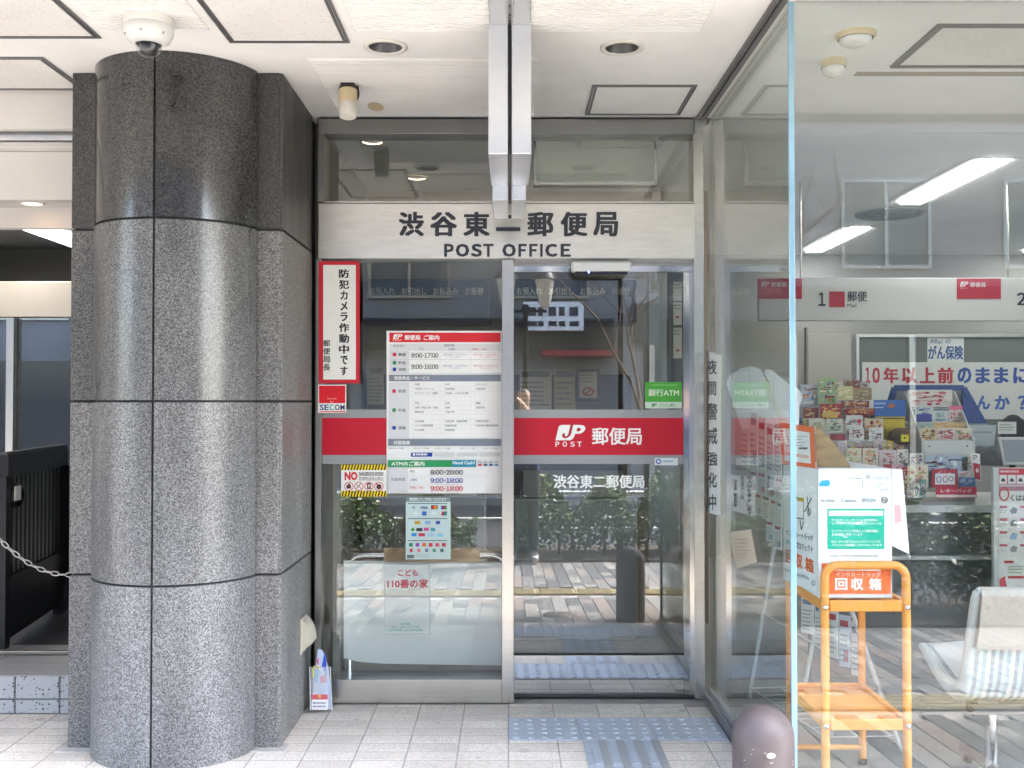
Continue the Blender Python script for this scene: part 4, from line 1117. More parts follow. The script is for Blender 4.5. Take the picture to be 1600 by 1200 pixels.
for i_, c_ in enumerate(('c94a4a', '4b5c74', '1c6f96', '6d8fc0')): r1(1238 + i_ * 72, 1810, 1288 + i_ * 72, 1836, c_); r1(1238 + i_ * 72, 1774, 1285 + i_ * 72, 1796, 'b9c6d4')
r1(55, 1868, 315, 2185, 'd9dbe0'); t1('営業時間', 95, 1992, 275, 2036, '77787e')
for y_, c_, tx, hh in ((1888, '2c2d33', '平日', '8:00-20:00'), (1996, '27379c', '土曜日', '9:00-18:00'), (2102, 'cc2638', '日曜日・休日', '9:00-18:00')):
    t1(tx, 342, y_ + 4, 400 if len(tx) < 3 else (432 if len(tx) < 5 else 515), y_ + 36, c_, 0); t1(hh, 610, y_, 1040, y_ + 64, c_, .012)
    r1(330, y_ + 86, 1530, y_ + 88, 'd5d7da')
s.build('hours_poster', 'large white poster of counter and cash machine hours on the fixed window', 'poster')

s = Sheet(planeY(YP), (533, 726, 604, 776), 'f3f3f0', .002)
for y0, y1 in ((726, 734.5), (767, 776)):
    s.rect(533, y0, 604, y1, 'f2d40c')
    for k in range(15): s.polyg([(533.5 + k * 4.7, y1), (535.7 + k * 4.7, y1), (537.9 + k * 4.7, y0), (535.7 + k * 4.7, y0)], '14140f'); s.n -= .00006
    s.step()
s.text('NO', 538.5, 737, 558.5, 750.5, 'd8202f', .05); s.text('DANGEROUS GOODS', 561, 737.5, 599, 743.5, '3a3b3f', .03); s.text('危険物品持込禁止', 561, 745, 599, 751, '3a3b3f', 0)
for k in range(4):
    cx = 545 + k * 15.7
    if k == 0: s.polyg([(cx - 3, 763.5), (cx - 4, 759.5), (cx - 1, 757), (cx, 754), (cx + 2.5, 757.5), (cx + 4, 761), (cx + 2.5, 763.5)], K)
    if k == 1: s.line(cx - 4, 763.5, cx + 4, 754.5, 1.1, K)
    if k == 2: s.polyg([(cx - 3, 764), (cx - 3, 756), (cx - 1.5, 754.5), (cx + 1.5, 754.5), (cx + 3, 756), (cx + 3, 764)], K); s.rect(cx - 1.5, 757, cx + 1.5, 761.5, 'f3f3f0')
    if k == 3: s.ell(cx, 760.5, 4, 4.2, K); s.line(cx - 2, 756.5, cx - 5, 754.8, 1.1, K)
    s.ring(cx, 760, 7.2, 7, 1, 'cc2a3a'); s.line(cx - 5, 755.2, cx + 5, 764.8, .9, 'cc2a3a')
s.build('dangerous_goods_sticker', 'white and yellow-striped sticker with red NO on the fixed window', 'sticker')

s = Sheet(planeY(YP), (634, 776, 704, 874), 'c9dede', .003)
s.rect(634, 776, 704, 784, '7d9092'); s.text('郵便窓口でご利用いただけます', 640, 777.5, 698, 782.5, W, .01)
for y in (786, 809.5, 844): s.rect(637, y, 699, y + 1.6, '6f8588')
s.text('VISA', 656, 791, 669, 795.5, '24408e', .04)
s.rect(673.5, 789.5, 684, 795.5, '1c1a1a'); s.ell(677, 792.5, 2.6, 2.6, 'c9202a'); s.ell(680.5, 792.5, 2.6, 2.6, 'e88a1a')
s.rect(689, 790, 692, 796, '1b5aa6'); s.rect(692, 790, 695, 796, 'b01f2c'); s.rect(695, 790, 698, 796, '178a4a')
s.polyg([(642.5, 793), (648, 790), (648, 796)], '8fa6ac'); s.ell(649.5, 802.5, 4.5, 3.5, 'dfeaea'); s.rect(659.5, 799, 666.5, 805.5, '2a72c4'); s.ell(678, 802, 5, 3, 'dfeaea')
s.polyg([(689, 805.5), (691, 799), (694.5, 799), (693, 805.5)], 'b82434'); s.polyg([(693, 805.5), (694.5, 799), (699, 799), (697.5, 805.5)], '177f78')
for x0, x1, y0, c_ in ((648, 656.5, 814, 'cfa62a'), (664, 672.5, 814, '86b6d8'), (681, 687.5, 814, '3a55b0'), (650.5, 660, 825, '2f3a3a'), (662, 670, 824.5, 'd8559a'), (673, 680, 825, '3a9aa8'), (643, 651, 833, '2f8fd6'), (654, 664, 833, 'c83a5a'), (668, 679, 833.5, 'a8cfe4'), (682, 692, 833.5, '8ed0ea')): s.rect(x0, y0, x1, y0 + 5, c_)
s.polyg([(645, 824), (648.5, 827.5), (645, 831), (641.5, 827.5)], '3fa23c')
for k, c_ in enumerate(('1f8f66', '9a4fb0', 'd8703a', 'cc3a3a', 'd8506a', 'b83a4a')): s.rect(639 + k * 10.3, 848.5, 645 + k * 10.3, 854, c_)
for k, c_ in enumerate(('c84a5a', 'd8707a', '6f86a0', '4f9a7a', '3a6a5a')): s.rect(640 + k * 12, 857.5, 645 + k * 12, 862.5, c_)
s.rect(636, 867, 647, 872, '6b7478'); s.fine(649, 866, 676, 872, 'a9bcbc', 2, .4, 3)
s.build('payment_poster', 'pale blue-grey sheet of small payment emblems below the hours poster', 'poster')

s = Sheet(planeY(YP), (600, 882, 672, 991), MATS['clear_film'], .002)
s.text('こども', 622, 890, 653, 900, 'c0394a', .015); s.text('110番の家', 605, 905, 669, 919, 'c0394a', .02)
s.text('緊急避難', 626, 973, 641, 976.5, '4a9a86', 0); s.text('家庭・地域を見守る活動', 611, 978, 655, 981.5, '4a9a86', 0); s.text('渋谷区警察署・渋谷区教育委員会', 606, 982.5, 661, 986.5, '4a9a86', 0)
for a in ((600, 882, 672, 883), (600, 990, 672, 991), (600, 883, 601, 990), (671, 883, 672, 990)): s.rect(*a, 'b9c9c8')
s.build('child_safety_sign', 'clear plate with red children refuge lettering on the frosted sheet', 'sign')
# stickers on the door
s = Sheet(planeY(YD + .004), (1008, 597, 1065, 638), '4fae42', .001)
s.rect(1008, 628, 1065, 638, 'cfe6d4'); s.text('銀行ATM', 1013, 608, 1061, 619, 'e9f5e4', .02); jp_logo(s, 1018, 630.5, 1026, 635.5, col('2a7a4c'), col('cfe6d4')); s.text('ゆうちょ銀行', 1031, 630, 1055, 636, '4a9a6a', .01); s.rect(1016, 601, 1058, 602.2, '8fd07c')
s.build('atm_sticker', 'green square bank cash machine sticker on the sliding door', 'sticker')
s = Sheet(planeY(YD + .004), (1023, 715.5, 1059, 727), 'dfe7ea', .001); s.ring(1029, 721, 4.2, 4.2, 1.8, '2a62b8'); s.fine(1035, 719.5, 1056, 723, '8aa6c4', 1, .8, 4)
s.build('door_brand_sticker', 'tiny white sticker with blue swirl under the red door band', 'sticker')
# notices on the return glass
def onret(px, py, n): return onX(px, py, GX - .002 - n)
s = Sheet(onret, [(1104, 800), (1125, 806), (1127, 556), (1104, 548)], 'dfe4e2', .0015)
for ch, y0, y1, x0, x1 in (('夜', 562, 585, 1106, 1120), ('間', 596, 618, 1107, 1119), ('警', 630, 656, 1106, 1121), ('戒', 668, 694, 1107, 1121), ('強', 706, 728, 1106, 1121), ('化', 738, 762, 1107, 1120), ('中', 772, 797, 1108, 1119)): s.text(ch, x0, y0, x1, y1, '2e3538', .02)
s.build('vertical_notice', 'long white vertical paper strip with black characters on the return glass', 'notice')
s = Sheet(onret, [(1140, 796), (1180, 808), (1181, 744), (1140, 742)], MATS['clear_film'], .001)
s.vtext('出入りを禁止します', 1171, 6.5, 742, 806, '2e3030', .02); s.vtext('渋谷東二郵便局長', 1149, 5.5, 750, 792, '2e3030', .02); s.vtext('閉店後はここの', 1160, 5, 744, 780, '2e3030', .01)
s.build('vertical_notice', 'small clear notice with three columns of vertical writing on the return glass', 'notice')
s = Sheet(onret, [(1151, 889), (1183, 878), (1173, 827), (1138, 832)], film('old_paper', (.55, .48, .38), .75, .8), .001); s.fine(1148, 842, 1172, 876, '8c8070', 6, .35, 5)
s.build('tilted_notice', 'tilted brownish paper sheet low on the return glass', 'notice')

# ================================================================ THINGS
# ---- bollard
bx, by = .765, 3.15
t = thing('bollard', 'dome-topped brown steel bollard before the shop window corner', 'bollard', (bx, by, slope(by)))
BRN = mat('bollard_paint', (.085, .068, .067), .55, var=.22, vscale=14, bump=.08, bscale=60)
pr_ = [(.092, slope(by) - .02), (.092, .372)] + [(.092 * math.cos(a), .372 + .092 * math.sin(a)) for a in [math.radians(q) for q in range(8, 91, 8)]] + [(0, .464)]
MB().lathe(pr_, (bx, by, 0), BRN, 40).build('body', t)
MB().disc((bx + .0, by - .0935, .345), .013, col('d8d4cc'), 16, Matrix.Rotation(math.pi / 2, 3, 'X'), .008).build('white_spot', t)
SCR = mat('bare_scratch', (.42, .36, .34), .5)
rs = random.Random(8); mb = MB()
for k in range(16):
    a = rs.uniform(-2.6, -.6); z = rs.uniform(.25, .36); w_ = rs.uniform(.004, .012)
    p = lambda aa, zz: (bx + .0926 * math.cos(aa), by + .0926 * math.sin(aa), zz)
    mb.poly([p(a, z), p(a + w_ * 9, z + .002), p(a + w_ * 9, z + .0045), p(a, z + .002)], SCR)
mb.build('scratches', t, kind='stuff')

# ---- vent hood on the pier side
t = thing('vent_hood', 'cream shell-shaped vent hood low on the pier side', 'vent hood', (PXR, 4.62, .29))
HC = mat('hood_cream', (.58, .53, .42), .45)
n = 10; pr_ = []
v = []; f = []
for k in range(n + 1):
    a = math.pi / 2 * k / n
    out = .05 * math.sin(a) ; z = .425 - .10 * (1 - math.cos(a))
    v += [(PXR + .001 + out, 4.56, z), (PXR + .001 + out, 4.665, z)]
for k in range(n): f.append((2 * k, 2 * k + 1, 2 * k + 3, 2 * k + 2))
mb = MB(); mb.add(v, f, HC, True)
mb.add([v[0]] + [v[2 * k] for k in range(n + 1)] + [(PXR + .001, 4.56, .285)], [tuple([0] + list(range(1, n + 2)) + [n + 2])][0:1], HC)
mb.add([v[1]] + [v[2 * k + 1] for k in range(n + 1)] + [(PXR + .001, 4.665, .285)], [tuple([0] + list(range(1, n + 2)) + [n + 2])][0:1], HC)
mb.build('hood', t)
B('flange', t, PXR, PXR + .006, 4.55, 4.675, .275, .432, HC, .003)

# ---- umbrella bag stand in the corner
t = thing('plastic_bag', 'clear plastic bag of folded blue and white flyers in the corner by the pier', 'bag', (-.855, 4.60, .002))
def flat(pts, Y, m, th=.003): return Sheet(planeY(Y), pts, m, th)
s = flat([(487, 1106), (520, 1108), (513, 1042), (504, 1016), (497, 1014), (493, 1042)], 4.66, 'c3cfe8'); s.polyg([(503, 1040), (507, 1020), (509, 1022), (511, 1058)], '3a58c0'); s.polyg([(494, 1034), (498, 1026), (498, 1040)], 'd86a80'); s.polyg([(500, 1058), (509, 1054), (510, 1066), (501, 1068)], 'c8607c'); s.polyg([(491, 1046), (498, 1046), (496, 1068), (490, 1066)], '79b4e4'); s.line(510, 1046, 517, 1104, 1.5, '88a4dc'); s.build('folded_flyer', parent=t)
s = flat([(485, 1110), (519, 1107), (515, 1042), (483, 1042)], 4.615, MATS['acrylic'], .002); s.build('front_sheet', parent=t)
s = flat((487, 1085, 512, 1109), 4.61, 'f0eeee', .001); s.rect(487, 1085, 512, 1093, 'd8626a'); s.rect(497, 1086, 502, 1091, 'e0b060'); s.fine(489, 1097, 510, 1108, '8d8f9c', 2, .5, 2); s.build('label', parent=t)
MB().tube([onY(489, 1058, 4.60), onY(489, 1046, 4.60), onY(492, 1041, 4.60), onY(497, 1041, 4.60), onY(499, 1046, 4.60)], .0035, col('d8c860'), 8).build('handle', t)
mb = MB()
for px in (484, 516): mb.tube([onY(px, 1042, 4.613), onY(px + (1 if px < 500 else 2.5), 1109, 4.613)], .0025, mat('bag_seam', (.6, .63, .66), .2), 6)
mb.build('seam', t)

# ---- orange trolley
ORG = mat('orange_paint', lin('eea04a'), .38, var=.04, vscale=10, coat=.15)
CX0, CX1, CF, CB = 1.068, 1.345, 3.53, 3.98
t = thing('trolley', 'orange two-shelf steel trolley behind the shop window', 'trolley', ((CX0 + CX1) / 2, 3.75, .002))
ztop = onY(1350, 883, CF).z
def hoop(y):
    r_ = .045; P = [(CX0, y, .02), (CX0, y, ztop - r_)]
    for k in range(1, 6): a = math.pi / 2 * k / 5; P.append((CX0 + r_ - r_ * math.cos(a), y, ztop - r_ + r_ * math.sin(a)))
    for k in range(0, 6): a = math.pi / 2 * k / 5; P.append((CX1 - r_ + r_ * math.sin(a), y, ztop - r_ + r_ * math.cos(a)))
    P.append((CX1, y, .02)); return P
MB().tube(hoop(CF), .0145, ORG, 14).build('front_hoop', t)
zs1 = onY(1350, 948, CF).z; zs2 = onY(1350, 1133, CF).z
for x in (CX0, CX1): MB().tube([(x, CB, .02), (x, CB, zs1 + .02)], .0145, ORG, 12).build('rear_leg', t)
for x in (CX0, CX1):
    for y in (CF, CB): MB().lathe([(.0155, .022), (.017, .0), (0, .0)], (x, y, .002), RUBBER, 12).build('rubber_foot', t)
for z in (zs1, zs2):
    mb = MB().box(CX0 - .005, CX1 + .005, CF + .015, CB - .015, z + .006, z + .010, ORG)
    mb.box(CX0 + .015, CX1 - .015, CF - .008, CF + .010, z - .016, z + .022, ORG, .003); mb.box(CX0 + .015, CX1 - .015, CB - .010, CB + .008, z - .016, z + .022, ORG, .003)
    mb.box(CX0 - .008, CX0 + .010, CF + .012, CB - .012, z - .016, z + .022, ORG, .003); mb.box(CX1 - .010, CX1 + .008, CF + .012, CB - .012, z - .016, z + .022, ORG, .003)
    sh = mb.build('shelf', t)
    for x in (CX0, CX1): MB().lathe([(.0095, 0), (.008, .005), (0, .006)], (x, CF - .0145, z), CHROME, 12, Matrix.Rotation(math.pi / 2, 3, 'X')).build('bolt', sh)
MB().tube([(CX0, CB, .065), (CX1, CB, .065)], .01, ORG, 10).build('cross_bar', t)

# ---- ink cartridge collection box
BX0, BX1, BF, BB = 1.055, 1.307, 3.552, 3.966
zb = zs1 + .0235; zt = onY(1330, 732, BF).z
CARD = mat('white_carton', (.76, .78, .79), .55, var=.03, vscale=6)
t = thing('collection_box', 'white printed carton for used ink cartridges on the orange trolley', 'carton', ((BX0 + BX1) / 2, 3.76, zb))
mb = MB().box(BX0, BX1, BF, BB, zb, zt, CARD, .003); mb.build('carton', t)
s = Sheet(planeY(BF - .0012), (1279, 733, 1392, 929), 'f4f6f7', .001)
s.polyg([(1280, 760), (1280, 756), (1283, 751), (1293, 750), (1294, 749), (1298, 755), (1294, 761), (1293, 760)], '3fb0e0'); s.fine(1301, 750, 1319, 759, 'dfe4e8', 3, .3, 3)
s.line(1327, 748, 1331, 746, 1, '55585c'); s.line(1332, 748, 1337, 746, 1, '55585c'); s.line(1338, 748, 1346, 747, 1, '55585c'); s.line(1347, 747, 1348, 764, .8, '8a8d90')
s.rect(1352, 739, 1391, 771, 'd3dade'); s.rect(1352.8, 740, 1390.2, 770, 'f0f3f5'); s.text('B', 1354, 741.5, 1359, 748.5, '4a4d52', 0); s.text('日本郵便の箱', 1362, 745, 1388, 749, 'a5b8c8', 0); s.line(1364, 764, 1388, 751, .8, 'a5b8c8'); s.line(1366, 758, 1380, 755, .6, 'a5b8c8'); s.line(1375, 767, 1388, 764, 1, '3f9ab4')
for tx, a, b in (('brother', 1283, 1305), ('Canon', 1314, 1338), ('EPSON', 1347, 1368)): s.text(tx, a, 779, b, 785, '6c7074', .005)
s.ring(1382, 781.5, 5.2, 5.2, 1.3, '3a3d40'); s.text('hp', 1379, 778, 1385, 785.5, '3a3d40', .01)
s.rect(1293, 795, 1382, 858, '17b89c'); s.rect(1295, 798, 1380, 806, 'eef4f2'); s.text('インクカートリッジ里帰りプロジェクトについて', 1299, 799.8, 1376, 804, '5aa89a', 0)
for y, a, b in ((810.5, 1299, 1372), (816, 1300, 1378), (827.5, 1299, 1373), (833, 1300, 1348), (844, 1299, 1376), (849.5, 1300, 1378)):
    s.text({810.5: 'プリンターメーカーによる使用済み', 816: 'インクカートリッジ共同回収プロジェクトです', 827.5: 'インクカートリッジ回収による環境保護と', 833: '社会貢献に努めています', 844: '各メーカーに届けられるインクカートリッジの', 849.5: 'プラスチック再資源とリサイクルしています'}[y], a, y, b, y + 4.3, W, .015)
s.text('http://www.inksatogaeri.jp/', 1297, 866, 1374, 871, '84888c', 0)
s.rect(1284, 880, 1392, 928, 'ee7038'); s.rect(1305, 883, 1376, 892, 'f2f2f0'); s.text('使用済み', 1318, 885, 1362, 890.5, 'e08a5a', .01); s.text('インクカートリッジ', 1306, 894, 1376, 901, 'fbe8dc', .015)
for ch, a in (('回', 1305), ('収', 1330), ('箱', 1358)): s.text(ch, a, 903.5, a + 19, 922, W, .03)
s.build('front_print', parent=t)
def onbox(px, py, n): return onX(px, py, BX0 - .0012 - n)
s = Sheet(onbox, [(1224, 905), (1276.5, 927), (1276.5, 733), (1224, 726)], 'f0f3f4', .001)
def qt(tx, x0, x1, y0, y1, m, bo=.02, sl=.12):
    yc = lambda x: (x - 1250) * sl
    s.text(tx, 0, 0, 0, 0, m, bo, ((x0, y0 + yc(x0)), (x1, y0 + yc(x1)), (x1, y1 + yc(x1)), (x0, y1 + yc(x0))))
s.polyg([(1234, 776), (1256, 778), (1256, 812), (1235, 809)], '6b6f74'); s.polyg([(1235, 778), (1255, 780), (1255, 810), (1236, 807)], 'f0f3f4'); s.polyg([(1234, 775), (1240, 775), (1239, 783), (1234, 783)], '2f6fc0'); s.polyg([(1247, 777), (1256, 778), (1256, 784), (1247, 783)], 'c8a832')
s.line(1240, 812, 1238, 820, 1.2, '3a3d42'); s.line(1250, 813, 1252, 828, 1.4, '3a3d42'); s.line(1252, 828, 1256, 814, 1.2, '3a3d42'); s.line(1257, 800, 1268, 778, 1.6, '3a3d42'); s.line(1261, 776, 1264, 804, 1.2, '3a3d42'); s.ring(1264, 800, 3, 6, .9, '3a3d42')
qt('インクカートリッジ', 1228, 1270, 832, 841, '3a3d42', .03, .25); qt('里帰り', 1228, 1240, 848, 855, '2fa070', .02, .25); qt('プロジェクト', 1243, 1270, 848, 858, '3a3d42', .02, .25)
for ch, a, b in (('回', 1228, 1237), ('収', 1242, 1254), ('箱', 1258, 1271)): qt(ch, a, b, 866, 888, 'e8662a', .035, .4)
qt('brother Canon EPSON', 1226, 1264, 896, 901, '55585c', 0, .42); s.ring(1271, 911, 3, 4, 1, '3a3d40')
s.build('side_print', parent=t)
s = Sheet(onbox, [(1222, 725), (1274, 731.5), (1272, 667), (1218, 660)], 'ee7436', .003)
s.polyg([(1226, 719), (1267, 724.5), (1265, 676), (1223, 669)], 'eef3f4'); s.fine(1227, 681, 1262, 700, 'a9adb2', 4, .3, 2); s.rect(1248, 699, 1262, 702, '5a5d62'); s.text('日本郵便株式会社', 1227, 706, 1264, 712, 'ee7436', .02, ((1227, 706), (1264, 711), (1264, 717), (1227, 712)))
s.build('header_panel', parent=t)
KB = mat('kraft', (.30, .20, .10), .85, var=.3, vscale=12, stretch=(1, 1, 3))
s = Sheet(planeY(3.60), [(1276, 733), (1331, 733), (1322, 716), (1308, 698), (1292, 680), (1274, 665)], KB, .004); s.build('cardboard_flap', parent=t)
s = Sheet(planeY(3.559), [(1394, 853), (1421, 866), (1410, 734), (1394, 732)], 'eef1f8', .0015); s.polyg([(1397, 788), (1407, 789), (1409, 816), (1398, 818)], 'e8b4ba')
s.build('hanging_flyer', 'white flyer sticking out at the right of the ink cartridge carton', 'flyer')

# ---- leaflet rack
LWH = mat('rack_white', (.68, .69, .68), .4)
t = thing('leaflet_rack', 'white tube leaflet rack leaning behind the orange trolley', 'leaflet rack', (1.32, 4.5, .001))
ft = [onZ(1171, 1090, .01), onZ(1255, 1086, .01), onZ(1409, 1175, .01), onZ(1300, 1150, .01)]
tops = [onY(1240, 640, 4.9), onY(1330, 800, 4.9), onY(1322, 930, 4.12), onY(1283, 940, 4.5)]
tops[0] = ft[0] + (onY(1209, 858, 4.84) - ft[0]) * 1.9; tops[2] = ft[2] + (onY(1326, 942, 4.12) - ft[2]) * 1.25
tops[1] = ft[1] + (onY(1280, 950, 4.75) - ft[1]) * 2.6; tops[3] = onY(1262, 720, 4.5)
for a, b in zip(ft, tops): MB().tube([a, b], .009, LWH, 10).build('leg', t)
mb = MB(); z = .16
sh = [onZ(1174, 1075, .06), onZ(1262, 1072, .06), onZ(1395, 1150, .06), onZ(1290, 1152, .06)]
for k in range(7):
    u = k / 6; mb.tube([sh[0].lerp(sh[3], u), sh[1].lerp(sh[2], u)], .003, LWH, 6)
for u in (0, .5, 1): mb.tube([sh[0].lerp(sh[1], u), sh[3].lerp(sh[2], u)], .004, LWH, 6)
mb.build('wire_shelf', t)
MB().tube([ft[0].lerp(tops[0], .30), ft[3].lerp(tops[3], .30)], .004, LWH, 6).build('tie_wire', t)
for nm, Y, pts in (('header_board', 4.86, [(1160, 672), (1135, 600), (1140, 587), (1158, 575), (1175, 572), (1187, 576), (1192, 583), (1197, 595), (1223, 658), (1218, 662)]),
                   ('header_board', 4.60, [(1202, 596), (1194, 583), (1197, 577), (1205, 578), (1233, 600), (1247, 607), (1254, 618), (1252, 627), (1249, 634), (1248, 690), (1228, 690)])):
    Sheet(planeY(Y), pts[::-1], MATS['header_plastic'], .004).build(nm, parent=t)
MB().obox(onY(1198, 597, 4.6), onY(1221, 657, 4.6), .014, .004, mat('cream_strip', (.70, .68, .58), .5), (0, 1, 0)).build('cream_spine', t)
LC = ['e9e6e2', 'd9dde4', 'efe9e4', 'e4e8e6', 'ece2e2']; rl = random.Random(12)
LQ = [('top row', [(1158, 648, 1170, 732), (1171, 645, 1183, 734), (1185, 652, 1196, 738), (1198, 662, 1208, 741), (1210, 672, 1221, 744)]),
      ('short row behind the header', [(1222, 660, 1232, 700), (1233, 664, 1243, 706)]),
      ('second row', [(1172, 735, 1183, 768), (1184, 737, 1197, 772), (1198, 741, 1211, 778), (1212, 745, 1222, 782)]),
      ('third row', [(1180, 770, 1190, 806), (1191, 773, 1203, 812), (1204, 779, 1213, 818), (1214, 783, 1222, 822)]),
      ('fourth row', [(1197, 813, 1209, 846), (1210, 819, 1221, 858)]),
      ('row below the trolley shelf', [(1252, 932, 1271, 990), (1273, 942, 1290, 1006), (1292, 952, 1309, 1028), (1311, 962, 1328, 1042), (1330, 972, 1346, 1056)])]
ORD = ['farthest', 'second', 'third', 'fourth', 'nearest']
for rw, qs in LQ:
    for i, (a, b, c, d_) in enumerate(qs):
        yy = lambda px: 4.92 - (px - 1158) / 188 * .72
        ya, yc = yy(a), yy(c)
        q = [onY(a, d_ - 2, ya), onY(c, d_ + 2, yc), onY(c, b + 1, yc), onY(a, b - 2, ya)]
        mb = MB().prism(q, (.004, .003, 0), col(LC[(i * 3 + len(rw)) % 5]))
        o = mb.build('leaflet', None, '%s small pale leaflet in the %s of the leaflet rack' % (ORD[i], rw), 'leaflet', 'leaflets in the white rack')
        nb = (q[1] - q[0]).cross(q[3] - q[0]).normalized() * .0012
        if nb.x > 0: nb = -nb
        qq = lambda a_, b_: q[0].lerp(q[1], a_).lerp(q[3].lerp(q[2], a_), b_) + nb
        pm = MB(); c_ = col(rl.choice(['b8304a', 'a83a52', '7a6a88', '6a86a0', 'c25a66']))
        pm.poly([qq(.1, .78), qq(.85, .78), qq(.85, .9), qq(.1, .9)], c_)
        for k in range(6): pm.poly([qq(.1, .1 + k * .1), qq(rl.uniform(.5, .9), .1 + k * .1), qq(.8, .135 + k * .1), qq(.1, .135 + k * .1)], col('b0adad'))
        if rl.random() < .5: pm.poly([qq(.45, .1), qq(.88, .1), qq(.88, .34), qq(.45, .34)], col(rl.choice(['8fa0b4', 'c4707c', 'd8924a'])))
        pm.build('printing', o)

# ---- waiting bench
t = thing('waiting_bench', 'striped fabric waiting bench on a charcoal beam, back to the window', 'bench', (2.1, 3.85, .002))
prof_o = [(4.14, .405), (4.05, .365), (3.95, .325), (3.86, .300), (3.79, .295), (3.745, .32), (3.715, .38), (3.70, .45), (3.685, .515), (3.66, .60), (3.635, .69), (3.63, .715)]
prof_i = [(4.135, .425), (4.04, .405), (3.95, .37), (3.87, .345), (3.81, .345), (3.775, .365), (3.75, .41), (3.737, .46), (3.72, .52), (3.695, .60), (3.668, .69), (3.652, .722)]
STR = [mat('stripe_%d' % k, c, .9, var=.06, vscale=200) for k, c in enumerate([(.58, .66, .68), (.36, .38, .40), (.70, .72, .70), (.42, .48, .50)])]
BEI = mat('beige_vinyl', (.50, .44, .385), .55, var=.06, vscale=60, bump=.05, bscale=90)
RIM = mat('rim_fabric', (.62, .65, .64), .85, var=.05, vscale=100)
def seat(x0, x1):
    st_ = [x0]; k = 0
    while st_[-1] + .0145 < x1: st_.append(st_[-1] + .0145)
    st_.append(x1)
    mb = MB()
    for i in range(len(st_) - 1):
        a, b = st_[i], st_[i + 1]; m = STR[[0, 1, 0, 3, 2, 1][i % 6]]
        for k in range(len(prof_o) - 1):
            (y0, z0), (y1, z1) = prof_o[k], prof_o[k + 1]
            mb.add([(a, y0, z0), (b, y0, z0), (b, y1, z1), (a, y1, z1)], [(3, 2, 1, 0)], m if k < 8 else BEI, True)
            (y0, z0), (y1, z1) = prof_i[k], prof_i[k + 1]
            mb.add([(a, y0, z0), (b, y0, z0), (b, y1, z1), (a, y1, z1)], [(0, 1, 2, 3)], m, True)
    sh = mb.build('seat_shell', t)
    for x in (x0, x1):
        rim = [Vector((x, y, z)) for y, z in prof_o]; rim_i = [Vector((x, y, z)) for y, z in prof_i]
        mid = [p.lerp(q, .5) for p, q in zip(rim, rim_i)]
        MB().tube(mid, [max(.012, (p - q).length * .5 + .001) for p, q in zip(rim, rim_i)], RIM, 10).build('side_piping', sh)
    MB().tube([(x0, 3.641, .719), (x1, 3.641, .719)], .0125, RIM, 10).build('top_piping', sh)
    # vinyl head cover folded over the back
    mb = MB(); N = 14
    for i in range(N):
        a, b = x0 + .008 + (x1 - x0 - .016) * i / N, x0 + .008 + (x1 - x0 - .016) * (i + 1) / N
        cv = [(3.652, .733), (3.628, .728), (3.618, .705), (3.640, .60), (3.662, .525), (3.668, .508), (3.676, .507)]
        for k in range(len(cv) - 1): mb.add([(a, *cv[k]), (b, *cv[k]), (b, *cv[k + 1]), (a, *cv[k + 1])], [(0, 1, 2, 3)], BEI, True)
    mb.build('head_cover', sh)
    # seat pad
    mb = MB(); N = 10
    g = []
    for i in range(N + 1):
        for j in range(N + 1):
            u, v_ = i / N, j / N; y = 4.115 - .27 * v_
            zz = .423 - .27 * v_ * .30 + .004 + .035 * (1 - (2 * u - 1) ** 6) * (1 - (2 * v_ - 1) ** 6)
            g.append((x0 + .03 + (x1 - x0 - .06) * u, y, zz))
    mb.add(g, [(i * (N + 1) + j, (i + 1) * (N + 1) + j, (i + 1) * (N + 1) + j + 1, i * (N + 1) + j + 1) for i in range(N) for j in range(N)], mat('pad_white', (.72, .72, .73), .85), True)
    mb.build('seat_pad', sh)
seat(1.635, 2.15); seat(2.17, 2.69)
CH = mat('charcoal_beam', (.10, .105, .11), .5)
B('beam', t, 1.675, 3.2, 3.775, 3.835, .245, .293, CH, .006)
B('bracket', t, 1.685, 1.76, 3.76, 3.85, .288, .325, CH, .004)
MB().tube([(1.755, 3.80, .05), (1.755, 3.80, .246)], .022, CHROME, 20).build('leg', t)
MB().tube([(1.755, 3.60, .045), (1.755, 3.65, .05), (1.755, 3.98, .05), (1.755, 4.04, .04)], [.017, .021, .021, .017], CH, 14).build('foot_bar', t)
for y in (3.63, 4.0): MB().lathe([(.014, .03), (.018, .0), (0, 0)], (1.755, y, .002), RUBBER, 12).build('glide', t)

# ---- counter
t = thing('counter', 'grey service counter behind the display racks', 'counter', (3.2, 5.6, .002))
CT = mat('counter_top', (.46, .46, .45), .4)
B('worktop', t, 1.45, 4.6, 5.13, 5.9, .835, .872, CT, .004)
B('front_panel', t, 1.50, 4.55, 5.2, 5.24, .002, .834, mat('counter_front', (.13, .13, .135), .5, var=.06, vscale=3), .002)
B('plinth_shelf', t, 1.5, 2.42, 5.14, 5.199, .60, .62, CT, .002)
